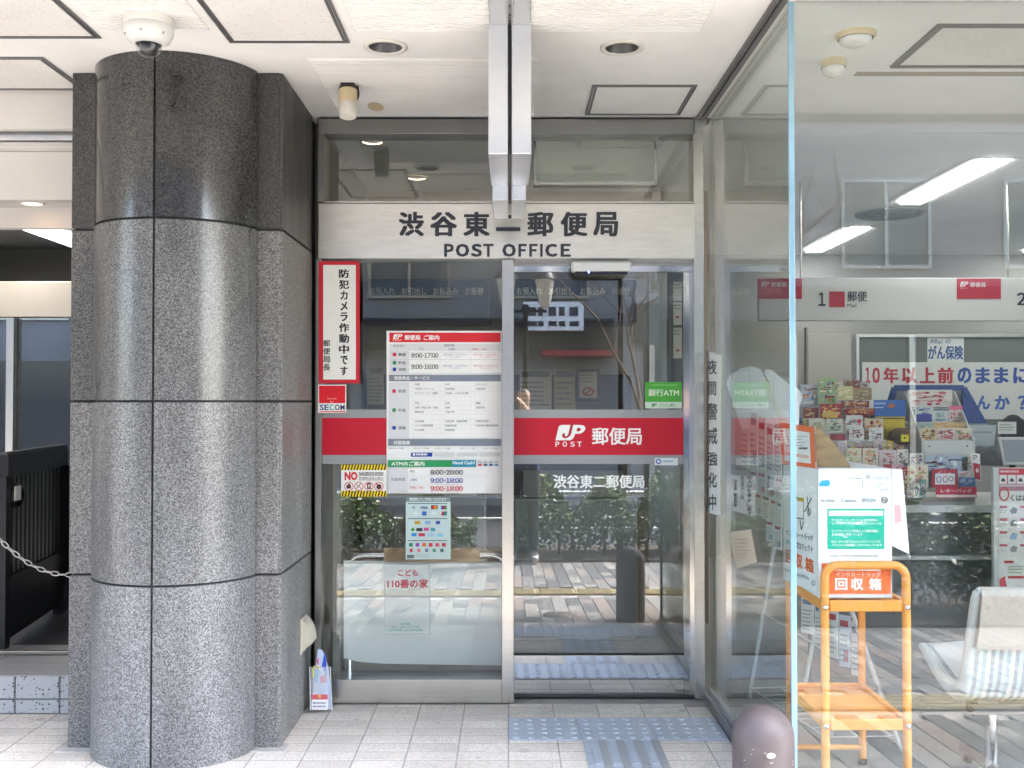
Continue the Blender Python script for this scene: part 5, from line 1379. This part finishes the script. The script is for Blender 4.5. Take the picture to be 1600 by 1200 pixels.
# ---- hanging counter sign
YS = 6.2
t = thing('counter_sign', 'long white hanging sign board over the service counter', 'sign', tuple(onY(1392, 500, YS)))
a = onY(1186, 501, YS); c = onY(1186, 434, YS)
B('board', t, a.x, 4.6, YS, YS + .05, a.z, c.z, mat('sign_white', (.66, .66, .64), .45), .003)
for x in (1.75, 3.0): MB().tube([(x, YS + .025, c.z - .001), (x, YS + .025, CZ)], .006, STEEL, 8).build('hanger', t)
for x0 in (1184, 1495):
    s = Sheet(planeY(YS - .003), (x0, 435, x0 + 69, 467), 'b5122e', .002); jp_logo(s, x0 + 5, 440, x0 + 18, 448, col('e8dcdc'), col('b5122e')); s.text('POST', x0 + 5, 449.5, x0 + 17, 451.5, 'e0c4c8', 0); s.text('郵便局', x0 + 21, 441, x0 + 45, 448.5, 'e8dcdc', .015)
    s.build('red_tag', parent=t)
s = Sheet(planeY(YS - .0025), (1279, 479.5, 1279.5, 480), 'a8a8a8', .001)
s.text('1', 1279, 457, 1290, 478, '26272b', .03); s.rect(1296, 455.5, 1320, 480, 'b5122e'); s.text('郵便', 1324, 455, 1355, 471, '2c2d31', .01); s.text('Mail', 1324, 474.5, 1338, 480, '55565a', 0); s.text('2', 1589, 457, 1603, 477, '26272b', .03)
s.build('sign_lettering', parent=t)
# ---- rear board with hand-lettered banners
YR = 9.27
t = thing('rear_board', 'dark green display board on the rear wall', 'board', tuple(onY(1480, 820, YR)))
a = onY(1338, 800, YR); c = onY(1338, 522, YR)
B('panel', t, a.x + .03, 5.6, YR, YR + .03, .9, c.z - .03, mat('board_green', (.13, .15, .145), .6), 0)
for q in ((a.x, 5.63, c.z - .03, c.z), (a.x, a.x + .03, .9, c.z - .03)): B('frame', t, q[0], q[1], YR - .02, YR + .03, q[2], q[3], ALU, .003)
s = Sheet(planeY(YR - .004), (1449, 526, 1506, 566), 'd0d6d8', .002); s.text('Aflac の', 1453, 530, 1486, 537, '3c5a94', .01); s.text('がん保険', 1450, 540, 1505, 562, '28508e', .035)
s.build('banner', 'white paper with blue hand-painted cancer insurance lettering on the rear board', 'banner')
s = Sheet(planeY(YR - .006), (1347, 566, 1640, 655), 'ccd0d0', .002)
for ch, a, b, m in (('1', 1352, 1360, 'a81e34'), ('0', 1363, 1375, 'a81e34'), ('年', 1380, 1404, 'a81e34'), ('以', 1409, 1433, 'a81e34'), ('上', 1437, 1461, 'a81e34'), ('前', 1465, 1490, 'a81e34'), ('の', 1496, 1518, '2a4c96'), ('ま', 1524, 1547, '2a4c96'), ('ま', 1553, 1576, '2a4c96'), ('に', 1583, 1608, '2a4c96')): s.text(ch, a, 574, b, 599, m, .045)
for ch, a, b in (('ん', 1526, 1547), ('か', 1554, 1578), ('？', 1590, 1604)): s.text(ch, a, 618, b, 640, '3a66b0', .04)
s.build('banner', 'wide white banner with red and blue hand-painted lettering on the rear board', 'banner')
# ---- door and pale strips on the rear wall, seen left of the board
t = thing('rear_door', 'greige door in the rear wall left of the dark board', 'door', tuple(onY(1285, 800, 9.28)))
B('leaf', t, onY(1262, 600, 9.28).x, onY(1330, 600, 9.28).x, 9.26, 9.299, .003, 2.0, mat('door_greige', (.38, .37, .345), .6), .004)
B('jamb', t, onY(1258, 600, 9.28).x, onY(1261, 600, 9.28).x, 9.24, 9.299, .003, 2.05, mat('jamb_dark', (.22, .21, .2), .6), .002)
MB().tube([onY(1322, 690, 9.2), onY(1330, 690, 9.2)], .012, CHROME, 8).build('handle', t)

# ---- goods on the display racks
RK = mat('rack_wire', (.55, .55, .53), .35, metal=.4)
def motif(s, rect, cols_, rn):
    a, b, c, d_ = rect
    for k in range(rn.randint(24, 38)):
        cx = rn.uniform(a + (c - a) * .15, c - (c - a) * .15); cy = rn.uniform(b + (d_ - b) * .15, d_ - (d_ - b) * .15); h = rn.choice(cols_)
        q = rn.random()
        if q < .5: s.ell(cx, cy, (c - a) * rn.uniform(.02, .11), (d_ - b) * rn.uniform(.02, .10), h, 8)
        elif q < .8:
            w_ = (c - a) * rn.uniform(.05, .2); s.rect(max(a + .5, cx - w_), cy, min(c - .5, cx + w_), min(d_ - .4, cy + (d_ - b) * rn.uniform(.03, .09)), h)
        else: s.line(max(a + 1, cx - 3), cy, min(c - 1, cx + 3), max(b + 1, cy - 2.5), .8, h)
GOODS = [
 ((1251, 601, 1277, 636), 5.42, 'b9c4cf', ['3f7fb8', 'd8802a', '8a6a5a', 'efe9dd'], 'blue and orange picture card pack at the top left of the display'),
 ((1278, 590, 1306, 632), 5.40, '9fb48a', ['5f8f4a', '4f9ac0', 'd8862a', '7a1f30', 'e8ead8'], 'tall green picture card pack at the very top of the display'),
 ((1255, 637, 1279, 653), 5.34, '8a3a38', ['c8762a', 'e0c89a', '5a1f24'], 'maroon and orange card under the blue pack'),
 ((1281, 631, 1314, 653), 5.32, '9a2a30', ['d9b04a', 'efdca0', 'c84a3a'], 'red card with gold fan below the tall green pack'),
 ((1264, 655, 1290, 674), 5.28, 'd9d4c0', ['b0a880', 'c8b48a', '8a9a7a'], 'cream card above the carton flap'),
 ((1291, 655, 1317, 675), 5.27, 'c9cec4', ['6f8a6a', '5a6a62', 'd9d4b0'], 'grey-green sketch card right of the cream card'),
 ((1297, 678, 1321, 688), 5.22, '8a2a34', ['b85a60', '6a1a24'], 'dark red card low beside the carton flap'),
 ((1309, 689, 1323, 712), 5.20, 'd2cdd2', ['b8a8b4', 'a0909c'], 'pale lilac card low beside the carton flap'),
 ((1308, 603, 1333, 625), 5.40, 'd8cfa0', ['efe6bc', 'b8a860', 'f4eed0'], 'cream floral pouch beside the tan box'),
 ((1333, 606, 1362, 625), 5.41, 'a48c68', ['c9bca4', '8a744e'], 'tan cardboard box behind the red cards'),
 ((1314, 626, 1358, 637), 5.36, '8a2f34', ['d8c48a', 'b84a44', 'e4d8b4'], 'long maroon and cream pack in front of the tan box'),
 ((1321, 638, 1367, 648), 5.33, '93292c', ['e0b85a', 'd88a3a', 'efe0b0'], 'long red and gold pack below the maroon one'),
 ((1322, 649, 1348, 687), 5.28, 'd9dad8', ['b02a34', 'd8602a', '8a8f94'], 'white envelope with red print in the middle rack'),
 ((1327, 668, 1350, 688), 5.25, 'dfe0dc', ['3f4348', '6f7478', 'b03a44'], 'white envelope with small grey marks in the middle rack'),
 ((1351, 654, 1380, 687), 5.28, 'c9b9a0', ['b8303c', 'd8a04a', '8a2030'], 'red and gold striped envelopes in the middle rack'),
 ((1358, 668, 1380, 688), 5.25, 'dedddb', ['7a2046', 'a89aa4', '9aa89a'], 'white card with purple blossom in the middle rack'),
 ((1323, 700, 1346, 730), 5.19, 'd8d3b4', ['b4b07a', 'c88a7a', '8aa07a'], 'pale yellow card at the left of the lower rack'),
 ((1348, 700, 1372, 730), 5.19, 'd9cfc0', ['c0604a', 'd8a878', '8a9a80'], 'cream card with red marks in the lower rack'),
 ((1374, 703, 1401, 732), 5.19, 'd4c4c4', ['c87a84', '8ab0a4', 'a85a64'], 'pink and mint card in the lower rack'),
 ((1402, 702, 1419, 731), 5.20, 'd9d6cc', ['3a4a78', 'a89a8a', '6a6a72'], 'narrow white card with dark dots in the lower rack'),
 ((1421, 708, 1443, 727), 5.20, 'd6d2c8', ['8a7a9a', 'b86a6a', '2a3a78'], 'small white card beside the white rack'),
 ((1418, 726, 1450, 762), 5.17, 'd9d2bc', ['c87a70', '9aa46a', 'd8b088', 'b4606a'], 'cream floral card at the front of the lower rack'),
 ((1418, 609, 1488, 636), 5.44, 'dcd6d0', ['b83a4a', 'c86a74', 'a8303c', 'd8b0a8'], 'wide white card with red flowers at the top of the white rack'),
 ((1430, 635, 1458, 661), 5.38, 'cfd4d6', ['3a4f9a', '7a94b4', '4a5aa8'], 'white card with blue night picture in the white rack'),
 ((1458, 642, 1482, 661), 5.38, 'd2d8d8', ['7aa8b0', 'b4c0c4'], 'white card with teal corner in the white rack'),
 ((1483, 634, 1504, 661), 5.38, 'd9d4cc', ['d86a8a', 'c8a8a0'], 'white card with pink header in the white rack'),
 ((1436, 661, 1458, 672), 5.33, 'a9c0bc', ['7aa09a', 'd8cf9a'], 'mint card in the third tier of the white rack'),
 ((1458, 660, 1509, 671), 5.33, 'd9b98a', ['d89a3a', 'e4cfa4'], 'long orange card in the third tier of the white rack'),
 ((1438, 669, 1465, 689), 5.27, 'd8c8a8', ['8a5a2a', 'b88a3a', '6a4a2a'], 'cream card with golden carp in the front tier of the white rack'),
 ((1466, 668, 1493, 689), 5.27, 'dcd0c8', ['a83a44', 'c06a72', '8a2a34'], 'cream card with red figures in the front tier of the white rack'),
 ((1494, 669, 1519, 689), 5.27, 'd6cdb8', ['b05a4a', '7a8a5a', 'c84a52'], 'cream card with red and green sprig in the front tier of the white rack'),
 ((1445, 711, 1503, 737), 5.20, 'aab6c8', ['2f3a5a', 'e4e8ec', '6a86b0', '4a2a34'], 'blue and white leaflet in the leaflet holder'),
 ((1497, 736, 1516, 752), 5.17, 'dcdcda', ['a8a8ac', 'c89a9a'], 'white folded slip in the leaflet holder'),
 ((1498, 746, 1524, 760), 5.165, '5a78a8', ['8aa4cc', 'c8d4e4'], 'blue booklet in the leaflet holder'),
 ((1456, 733, 1496, 761), 5.165, 'b02a38', ['e4dada', 'c85a64', '4a3a6a'], 'red-framed leaflet with pictures in the leaflet holder'),
]
rg = random.Random(21)
for rect, Y, base, cs, lab in GOODS:
    s = Sheet(planeY(Y), rect, base, .006); motif(s, rect, cs, rg)
    if 'red-framed' in lab: s.rect(1461, 740, 1492, 757, 'dcd8dc'); s.ring(1467, 749, 4, 5, 1.2, '4a4a8a'); s.ring(1477, 749, 4, 5, 1.2, 'a82a5a'); s.ring(1486, 748, 4, 4, 1.2, '5a5a62')
    if 'gold fan' in lab: s.polyg([(1286, 653)] + [(1297 - 12 * math.cos(math.pi * k / 10), 653 - 12 * math.sin(math.pi * k / 10)) for k in range(11)], 'd9b25a')
    if 'pink header' in lab: s.rect(1483, 634, 1504, 640, 'd8688e')
    if 'night picture' in lab: s.rect(1432, 647, 1456, 659, '3c4a94')
    s.build('greeting_card' if 'card' in lab else 'display_goods', lab, 'card' if 'card' in lab else 'goods', 'goods on the counter display')
PAL = [('cream', 'd8cfb8'), ('white', 'dedcd8'), ('red', 'a83038'), ('maroon', '74242c'), ('blue', '5a80b4'), ('green', '7f9a68'), ('yellow', 'd0b44a'), ('pink', 'd4a4ac'), ('grey', 'b4b6b4'), ('tan', 'b09470'), ('teal', '6f9a98'), ('lilac', 'b0a4bc')]
def shelf_row(tier, x0, x1, y0, y1, Y, w, r_):
    x = x0; k = 0; last = None
    while x < x1 - w * .6:
        k += 1; ww = w * r_.uniform(.8, 1.2); nm, hx = r_.choice([q for q in PAL if q != last]); last = (nm, hx)
        rect = (x, y0 + r_.uniform(-3, 3), min(x + ww, x1), y1)
        s = Sheet(planeY(Y + r_.uniform(-.012, .012)), rect, hx, .004)
        motif(s, rect, [q[1] for q in r_.sample(PAL, 4)] + ['3a3638'], r_)
        s.rect(rect[0] + 1, rect[3] - 3, rect[0] + ww * .4, rect[3] - 1, 'efeeea')
        s.build('greeting_card', '%s card, %s from the left in the %s' % (nm, ['first', 'second', 'third', 'fourth', 'fifth', 'sixth', 'seventh', 'eighth', 'ninth'][k - 1], tier), 'card', 'goods on the counter display')
        x += ww * 1.04
rq = random.Random(77)
shelf_row('row behind the blue pack', 1246, 1282, 612, 634, 5.46, 11, rq)
shelf_row('row below the maroon card', 1247, 1263, 655, 674, 5.30, 8, rq)
shelf_row('row beside the carton flap', 1300, 1322, 694, 720, 5.235, 9, rq)
shelf_row('row behind the middle rack', 1318, 1384, 640, 662, 5.37, 13, rq)
shelf_row('row above the lower rack', 1322, 1420, 690, 712, 5.25, 15, rq)
shelf_row('lowest row of the lower rack', 1380, 1418, 728, 762, 5.165, 14, rq)
shelf_row('row over the tan box', 1305, 1362, 596, 612, 5.47, 12, rq)
shelf_row('row before the cream floral pouch', 1283, 1314, 640, 656, 5.335, 9, rq)
shelf_row('small row at the counter edge', 1396, 1448, 752, 778, 5.15, 11, rq)
shelf_row('row right of the yellow packet', 1384, 1420, 655, 690, 5.36, 12, rq)
shelf_row('row under the red leaflet holder', 1450, 1530, 712, 735, 5.225, 12, rq)
# card supports
t = thing('display_stand', 'stepped wire display stand carrying the snack and card packs', 'display stand', tuple(onY(1300, 790, 5.3)))
t.location.z = .874; LOC[t].z = .874
for k, (x0, x1, y, Y) in enumerate(((1246, 1316, 654, 5.36), (1246, 1322, 676, 5.31), (1300, 1366, 638, 5.40), (1321, 1385, 688, 5.295), (1322, 1420, 732, 5.21))):
    a = onY(x0, y, Y); b = onY(x1, y, Y); MB().box(a.x, b.x, Y - .03, Y + .05, a.z - .004, a.z - .001, RK, .001).build('tier', t)
for x, yt in ((1249, 600), (1316, 626), (1382, 650)):
    a = onY(x, yt, 5.46); MB().tube([(a.x, 5.46, .874), (a.x, 5.46, a.z)], .005, RK, 8).build('upright', t)
Sheet(planeY(5.235), (1322, 687, 1385, 698), MATS['acrylic'], .003).build('acrylic_lip', parent=t)
t = thing('card_rack', 'white stepped card rack on the counter before the blue frame', 'card rack', tuple(onY(1480, 712, 5.3)))
t.location.z = .874; LOC[t].z = .874
WR = mat('card_rack_white', (.58, .58, .57), .45)
a = onY(1443, 709, 5.24); b = onY(1521, 688, 5.24)
B('front_lip', t, a.x, b.x, 5.24, 5.25, .95, b.z, WR, .002)
for x in (a.x - .008, b.x + .001):
    MB().prism([(x, 5.24, .876), (x, 5.24, b.z), (x, 5.47, 1.44), (x, 5.49, 1.44), (x, 5.49, .876)], (.007, 0, 0), WR).build('side_panel', t)
for k, (y, Y) in enumerate(((690, 5.29), (673, 5.345), (662, 5.395), (637, 5.455))):
    z = onY(1480, y, Y).z; B('tier', t, a.x, b.x, Y - .02, Y + .03, z - .006, z - .001, WR, .001)
for px in (1452, 1511): MB().lathe([(0, .002), (.004, .002), (.004, 0)], (onY(px, 697, 5.24).x, 5.239, onY(px, 697, 5.24).z), RUBBER, 8, Matrix.Rotation(math.pi / 2, 3, 'X')).build('rivet', t)
# blue frame case behind the rack
t = thing('blue_case', 'blue-framed grey case behind the white card rack', 'case', tuple(onY(1455, 700, 5.6)))
t.location.z = .874; LOC[t].z = .874
BLU = mat('blue_plastic', lin('1c4488'), .45)
q = [onY(x, y, 5.6) for x, y in ((1380, 664), (1398, 606), (1505, 606), (1538, 664))]
for i in range(3): MB().obox(q[i], q[i + 1], .03, .02, BLU, (0, 1, 0)).build('frame_bar', t)
MB().prism([q[0], q[1], q[2], q[3]], (0, .012, 0), mat('case_grey', (.26, .275, .29), .4)).build('panel', t)
MB().prism([onY(1503, 610, 5.58), onY(1510, 622, 5.58), onY(1536, 663, 5.58), onY(1507, 663, 5.58)], (0, .01, 0), BLU).build('side_wing', t)
MB().prism([onY(1372, 700, 5.56), onY(1372, 662, 5.56), onY(1545, 662, 5.56), onY(1545, 700, 5.56)], (0, .1, 0), mat('case_base', (.30, .32, .34), .5)).build('base', t)
# small individual goods
s = Sheet(planeY(5.34), (1365, 625, 1415, 651), '2f62ae', .03); s.rect(1366, 629, 1384, 632, '8fb0dc'); s.ell(1393, 634, 6, 3.5, 'b06a48'); s.rect(1367, 636, 1380, 637.5, 'c8d8ee'); s.build('blue_packet', 'blue packet standing beside the white card rack', 'packet', 'goods on the counter display')
s = Sheet(planeY(5.33), (1368, 651, 1414, 692), 'c9b022', .02); s.rect(1370, 653, 1412, 655, '3a3420'); s.line(1378, 657, 1384, 676, 1.5, '8a7a1a'); s.build('yellow_packet', 'yellow packet below the blue one on the display', 'packet', 'goods on the counter display')
t = thing('brown_pouch', 'round brown plush pouch with yellow tag on the display', 'pouch', tuple(onY(1408, 696, 5.28)))
c_ = onY(1408, 682, 5.28); mb = MB(); PL = mat('plush_brown', (.13, .085, .045), .95, var=.25, vscale=90, bump=.5, bscale=120)
mb.lathe([(0.0001, .045)] + [(.062 * math.sin(math.pi * k / 10), .046 * math.cos(math.pi * k / 10)) for k in range(1, 10)] + [(.0001, -.045)], c_, PL, 20); mb.build('body', t)
s = Sheet(planeY(5.21), (1408, 679, 1420, 690), 'd8c820', .002); s.rect(1412, 683, 1415, 686, '2a2a20'); s.build('tag', parent=t)
s = Sheet(planeY(5.155), (1462, 761, 1526, 778), 'c02a40', .004); s.text('レターパック', 1470, 764, 1518, 770, 'f0dadc', .02); s.rect(1463, 773, 1525, 777, 'dcd0d0'); s.build('leaflet_holder', 'red-fronted leaflet holder on the counter edge', 'leaflet holder')
s = Sheet(planeY(5.18), [(1522, 750), (1533, 752), (1531, 709), (1516, 707)], 'dcdad6', .004); s.text('P', 1521, 711, 1527, 719, '3a3a3e', .02); s.polyg([(1520, 723), (1531, 725), (1532, 750), (1523, 748)], 'b01e30'); s.ell(1527, 735, 2.5, 3.5, 'e4c8c8'); s.build('standing_card', 'white and red standing card at the counter edge', 'display card')
t = thing('tape_dispenser', 'black desk tape dispenser on the counter', 'tape dispenser', tuple(onY(1548, 728, 5.3)))
MB().prism([onY(x, y, 5.28) for x, y in ((1528, 724), (1533, 708), (1545, 702), (1556, 704), (1567, 725), (1566, 728), (1530, 727))], (0, .06, 0), mat('black_plastic', (.015, .015, .017), .4)).build('body', t)
s = Sheet(planeY(5.5), [(1513, 697), (1553, 697), (1557, 664), (1506, 664)], 'b9c2c4', .01); s.rect(1517, 674, 1550, 677, '98a4a8'); s.build('grey_tray', 'pale grey upright tray right of the white card rack', 'tray')
s = Sheet(planeY(5.6), (1559, 659, 1588, 678), 'dfdfdc', .003); s.fine(1562, 663, 1585, 675, '6a6a6e', 3, .3, 4); s.build('small_notice', 'small white notice card on the counter at the right', 'notice')
t = thing('tablet_stand', 'white-framed upright customer screen on the counter at the right', 'screen', tuple(onY(1585, 727, 5.3)))
mb = MB().prism([onY(x, y, 5.3) for x, y in ((1568, 726), (1640, 726), (1640, 683), (1560, 683))], (0, .02, 0), mat('screen_frame', (.58, .58, .57), .45)); mb.build('frame', t)
mb = MB().prism([onY(x, y, 5.298) for x, y in ((1572, 722), (1640, 722), (1640, 687), (1565, 687))], (0, .002, 0), mat('screen_grey', (.30, .32, .36), .2)); mb.build('display', t)
t = thing('office_chair', 'black rounded office chair back behind the counter', 'chair', tuple(onY(1585, 700, 6.6)))
c_ = onY(1583, 672, 6.6); t.location.z = .003; LOC[t].z = .003
MB().lathe([(.0001, .10)] + [(.085 * math.sin(math.pi * k / 8), .10 * math.cos(math.pi * k / 8)) for k in range(1, 8)] + [(.0001, -.10)], c_, mat('chair_black', (.02, .02, .022), .7), 18, Matrix.Diagonal((1, .3, 1))).build('backrest', t)
MB().tube([(c_.x, c_.y, .45), (c_.x, c_.y + .02, c_.z)], .02, BLACK, 8).build('back_stem', t)
B('seat', t, c_.x - .22, c_.x + .22, c_.y, c_.y + .42, .42, .50, MATS['chair_black'], .03)
MB().tube([(c_.x, c_.y + .2, .08), (c_.x, c_.y + .2, .43)], .025, CHROME, 10).build('column', t)
for k in range(5):
    a = 2 * math.pi * k / 5; MB().tube([(c_.x, c_.y + .2, .09), (c_.x + .28 * math.cos(a), c_.y + .2 + .28 * math.sin(a), .03)], .02, BLACK, 8).build('foot', t)
# poster stand right of the counter
t = thing('poster_board', 'white-edged board of red and white posters against the counter at the right edge', 'poster board', tuple(onY(1600, 930, 5.02)))
t.location.z = .002; LOC[t].z = .002
a = onY(1553, 925, 5.02); b = onY(1553, 731, 5.02)
B('board', t, a.x, a.x + .62, 5.02, 5.045, a.z, b.z, mat('poster_edge', (.58, .58, .56), .5), .003)
for x in (a.x + .08, a.x + .5): B('leg', t, x, x + .03, 5.02, 5.05, .002, a.z, STEEL, .002)
s = Sheet(planeY(5.018), (1561, 732, 1640, 757), 'c22a40', .002)
for k in range(4): s.rect(1561.5 + k * 13.5, 742, 1573.5 + k * 13.5, 756, 'e4e2de'); s.polyg([(1564 + k * 13.5, 752), (1565 + k * 13.5, 748), (1569 + k * 13.5, 747), (1571 + k * 13.5, 751), (1570 + k * 13.5, 753)], '2a2a2e')
s.fine(1563, 735, 1600, 739, 'f0c8cc', 1, .8, 3); s.build('poster', parent=t)
s = Sheet(planeY(5.018), (1561, 760, 1640, 922), 'dcd8d2', .002); s.rect(1561, 760, 1640, 767, 'b07a86'); s.ring(1569, 772, 8, 11, 2.2, 'b8202e'); s.text('くはお', 1579, 773, 1606, 783, '2a2a2e', .02)
for k in range(4):
    y = 790 + k * 20; s.rect(1562, y, 1574, y + 4, 'b85a66'); s.rect(1594, y, 1606, y + 4, 'b85a66'); s.polyg([(1578, y + 8), (1583, y + 2), (1590, y + 5), (1588, y + 12), (1580, y + 13)], ['7a7a7e', '5a6470', '6a94b4', '8a8a90'][k]); s.fine(1562, y + 7, 1573, y + 13, 'b0aca8', 2, .4, k)
s.rect(1569, 876, 1584, 880, 'b02838'); s.polyg([(1562, 905), (1570, 900), (1574, 922), (1562, 922)], 'c23a48'); s.rect(1575, 900, 1600, 904, 'c23a48'); s.fine(1575, 884, 1605, 898, '9aa884', 3, .5, 8)
s.build('poster', parent=t)

# ---- the person standing behind the viewpoint, mirrored in the door glass
def person():
    gz = slope(-.3)
    X0, Y0 = .13, -.36
    V = {'pel': (0, 0, .93, .15, .11), 'wst': (0, 0, 1.08, .14, .10), 'chs': (0, .01, 1.30, .17, .115), 'nkb': (0, 0, 1.46, .075, .07), 'nck': (0, .02, 1.53, .055, .055), 'hed': (0, .035, 1.62, .078, .092), 'top': (0, .03, 1.70, .062, .075)}
    for sd, s_ in (('L', -1), ('R', 1)):
        V.update({'hip' + sd: (.095 * s_, 0, .88, .085, .085), 'kne' + sd: (.10 * s_, .02, .49, .058, .058), 'ank' + sd: (.105 * s_, 0, .09, .042, .045), 'toe' + sd: (.115 * s_, .16, .04, .04, .032), 'shl' + sd: (.185 * s_, 0, 1.42, .062, .06), 'elb' + sd: (.23 * s_, .08, 1.14, .045, .045), 'wri' + sd: (-.11 + .09 * s_, .27, 1.55, .029, .027), 'hnd' + sd: (-.13 + .055 * s_, .31, 1.60, .03, .02)})
    names = list(V); idx = {n: i for i, n in enumerate(names)}
    E_ = [('pel', 'wst'), ('wst', 'chs'), ('chs', 'nkb'), ('nkb', 'nck'), ('nck', 'hed'), ('hed', 'top')]
    for sd in 'LR': E_ += [('pel', 'hip' + sd), ('hip' + sd, 'kne' + sd), ('kne' + sd, 'ank' + sd), ('ank' + sd, 'toe' + sd), ('chs', 'shl' + sd), ('shl' + sd, 'elb' + sd), ('elb' + sd, 'wri' + sd), ('wri' + sd, 'hnd' + sd)]
    me = bpy.data.meshes.new('person'); me.from_pydata([V[n][:3] for n in names], [(idx[a], idx[b]) for a, b in E_], [])
    o = bpy.data.objects.new('person', me); C.objects.link(o)
    sk = o.modifiers.new('skin', 'SKIN'); sk.use_smooth_shade = True
    for i, n in enumerate(names):
        me.skin_vertices[0].data[i].radius = V[n][3:5]; me.skin_vertices[0].data[i].use_root = (n == 'pel')
    su = o.modifiers.new('sub', 'SUBSURF'); su.levels = 2; su.render_levels = 2
    dg = bpy.context.evaluated_depsgraph_get(); m2 = bpy.data.meshes.new_from_object(o.evaluated_get(dg))
    bpy.data.objects.remove(o)
    ms = [mat('jacket_blue', (.035, .06, .16), .8), mat('trousers_dark', (.03, .032, .036), .85), mat('shoe_white', (.6, .6, .58), .6), mat('skin', (.50, .33, .25), .55), mat('hair_dark', (.03, .02, .016), .6)]
    m2.materials.clear()
    for m in ms: m2.materials.append(m)
    for p in m2.polygons:
        c = p.center; z = c.z
        k = 2 if z < .085 else 1 if z < .92 else 0 if z < 1.48 else 3
        if z > 1.48 and (z > 1.665 or c.y < .0 and z > 1.55): k = 4
        if .92 < z < 1.48 and c.y > .24: k = 3
        p.material_index = k; p.use_smooth = True
    o = place('person', m2, (X0, Y0, gz), None)
    tag(o, 'person in dark blue jacket and dark trousers raising both hands to hold up a phone', 'person')
    # face and fingers
    mb = MB(); H = Vector((X0, Y0, gz))
    return o
person()
B('phone', None, -.038, .038, -.032, -.024, 1.345, 1.49, mat('phone_black', (.02, .02, .022), .2), .004, label='dark phone held up at eye height by the person on the pavement', cat='phone')
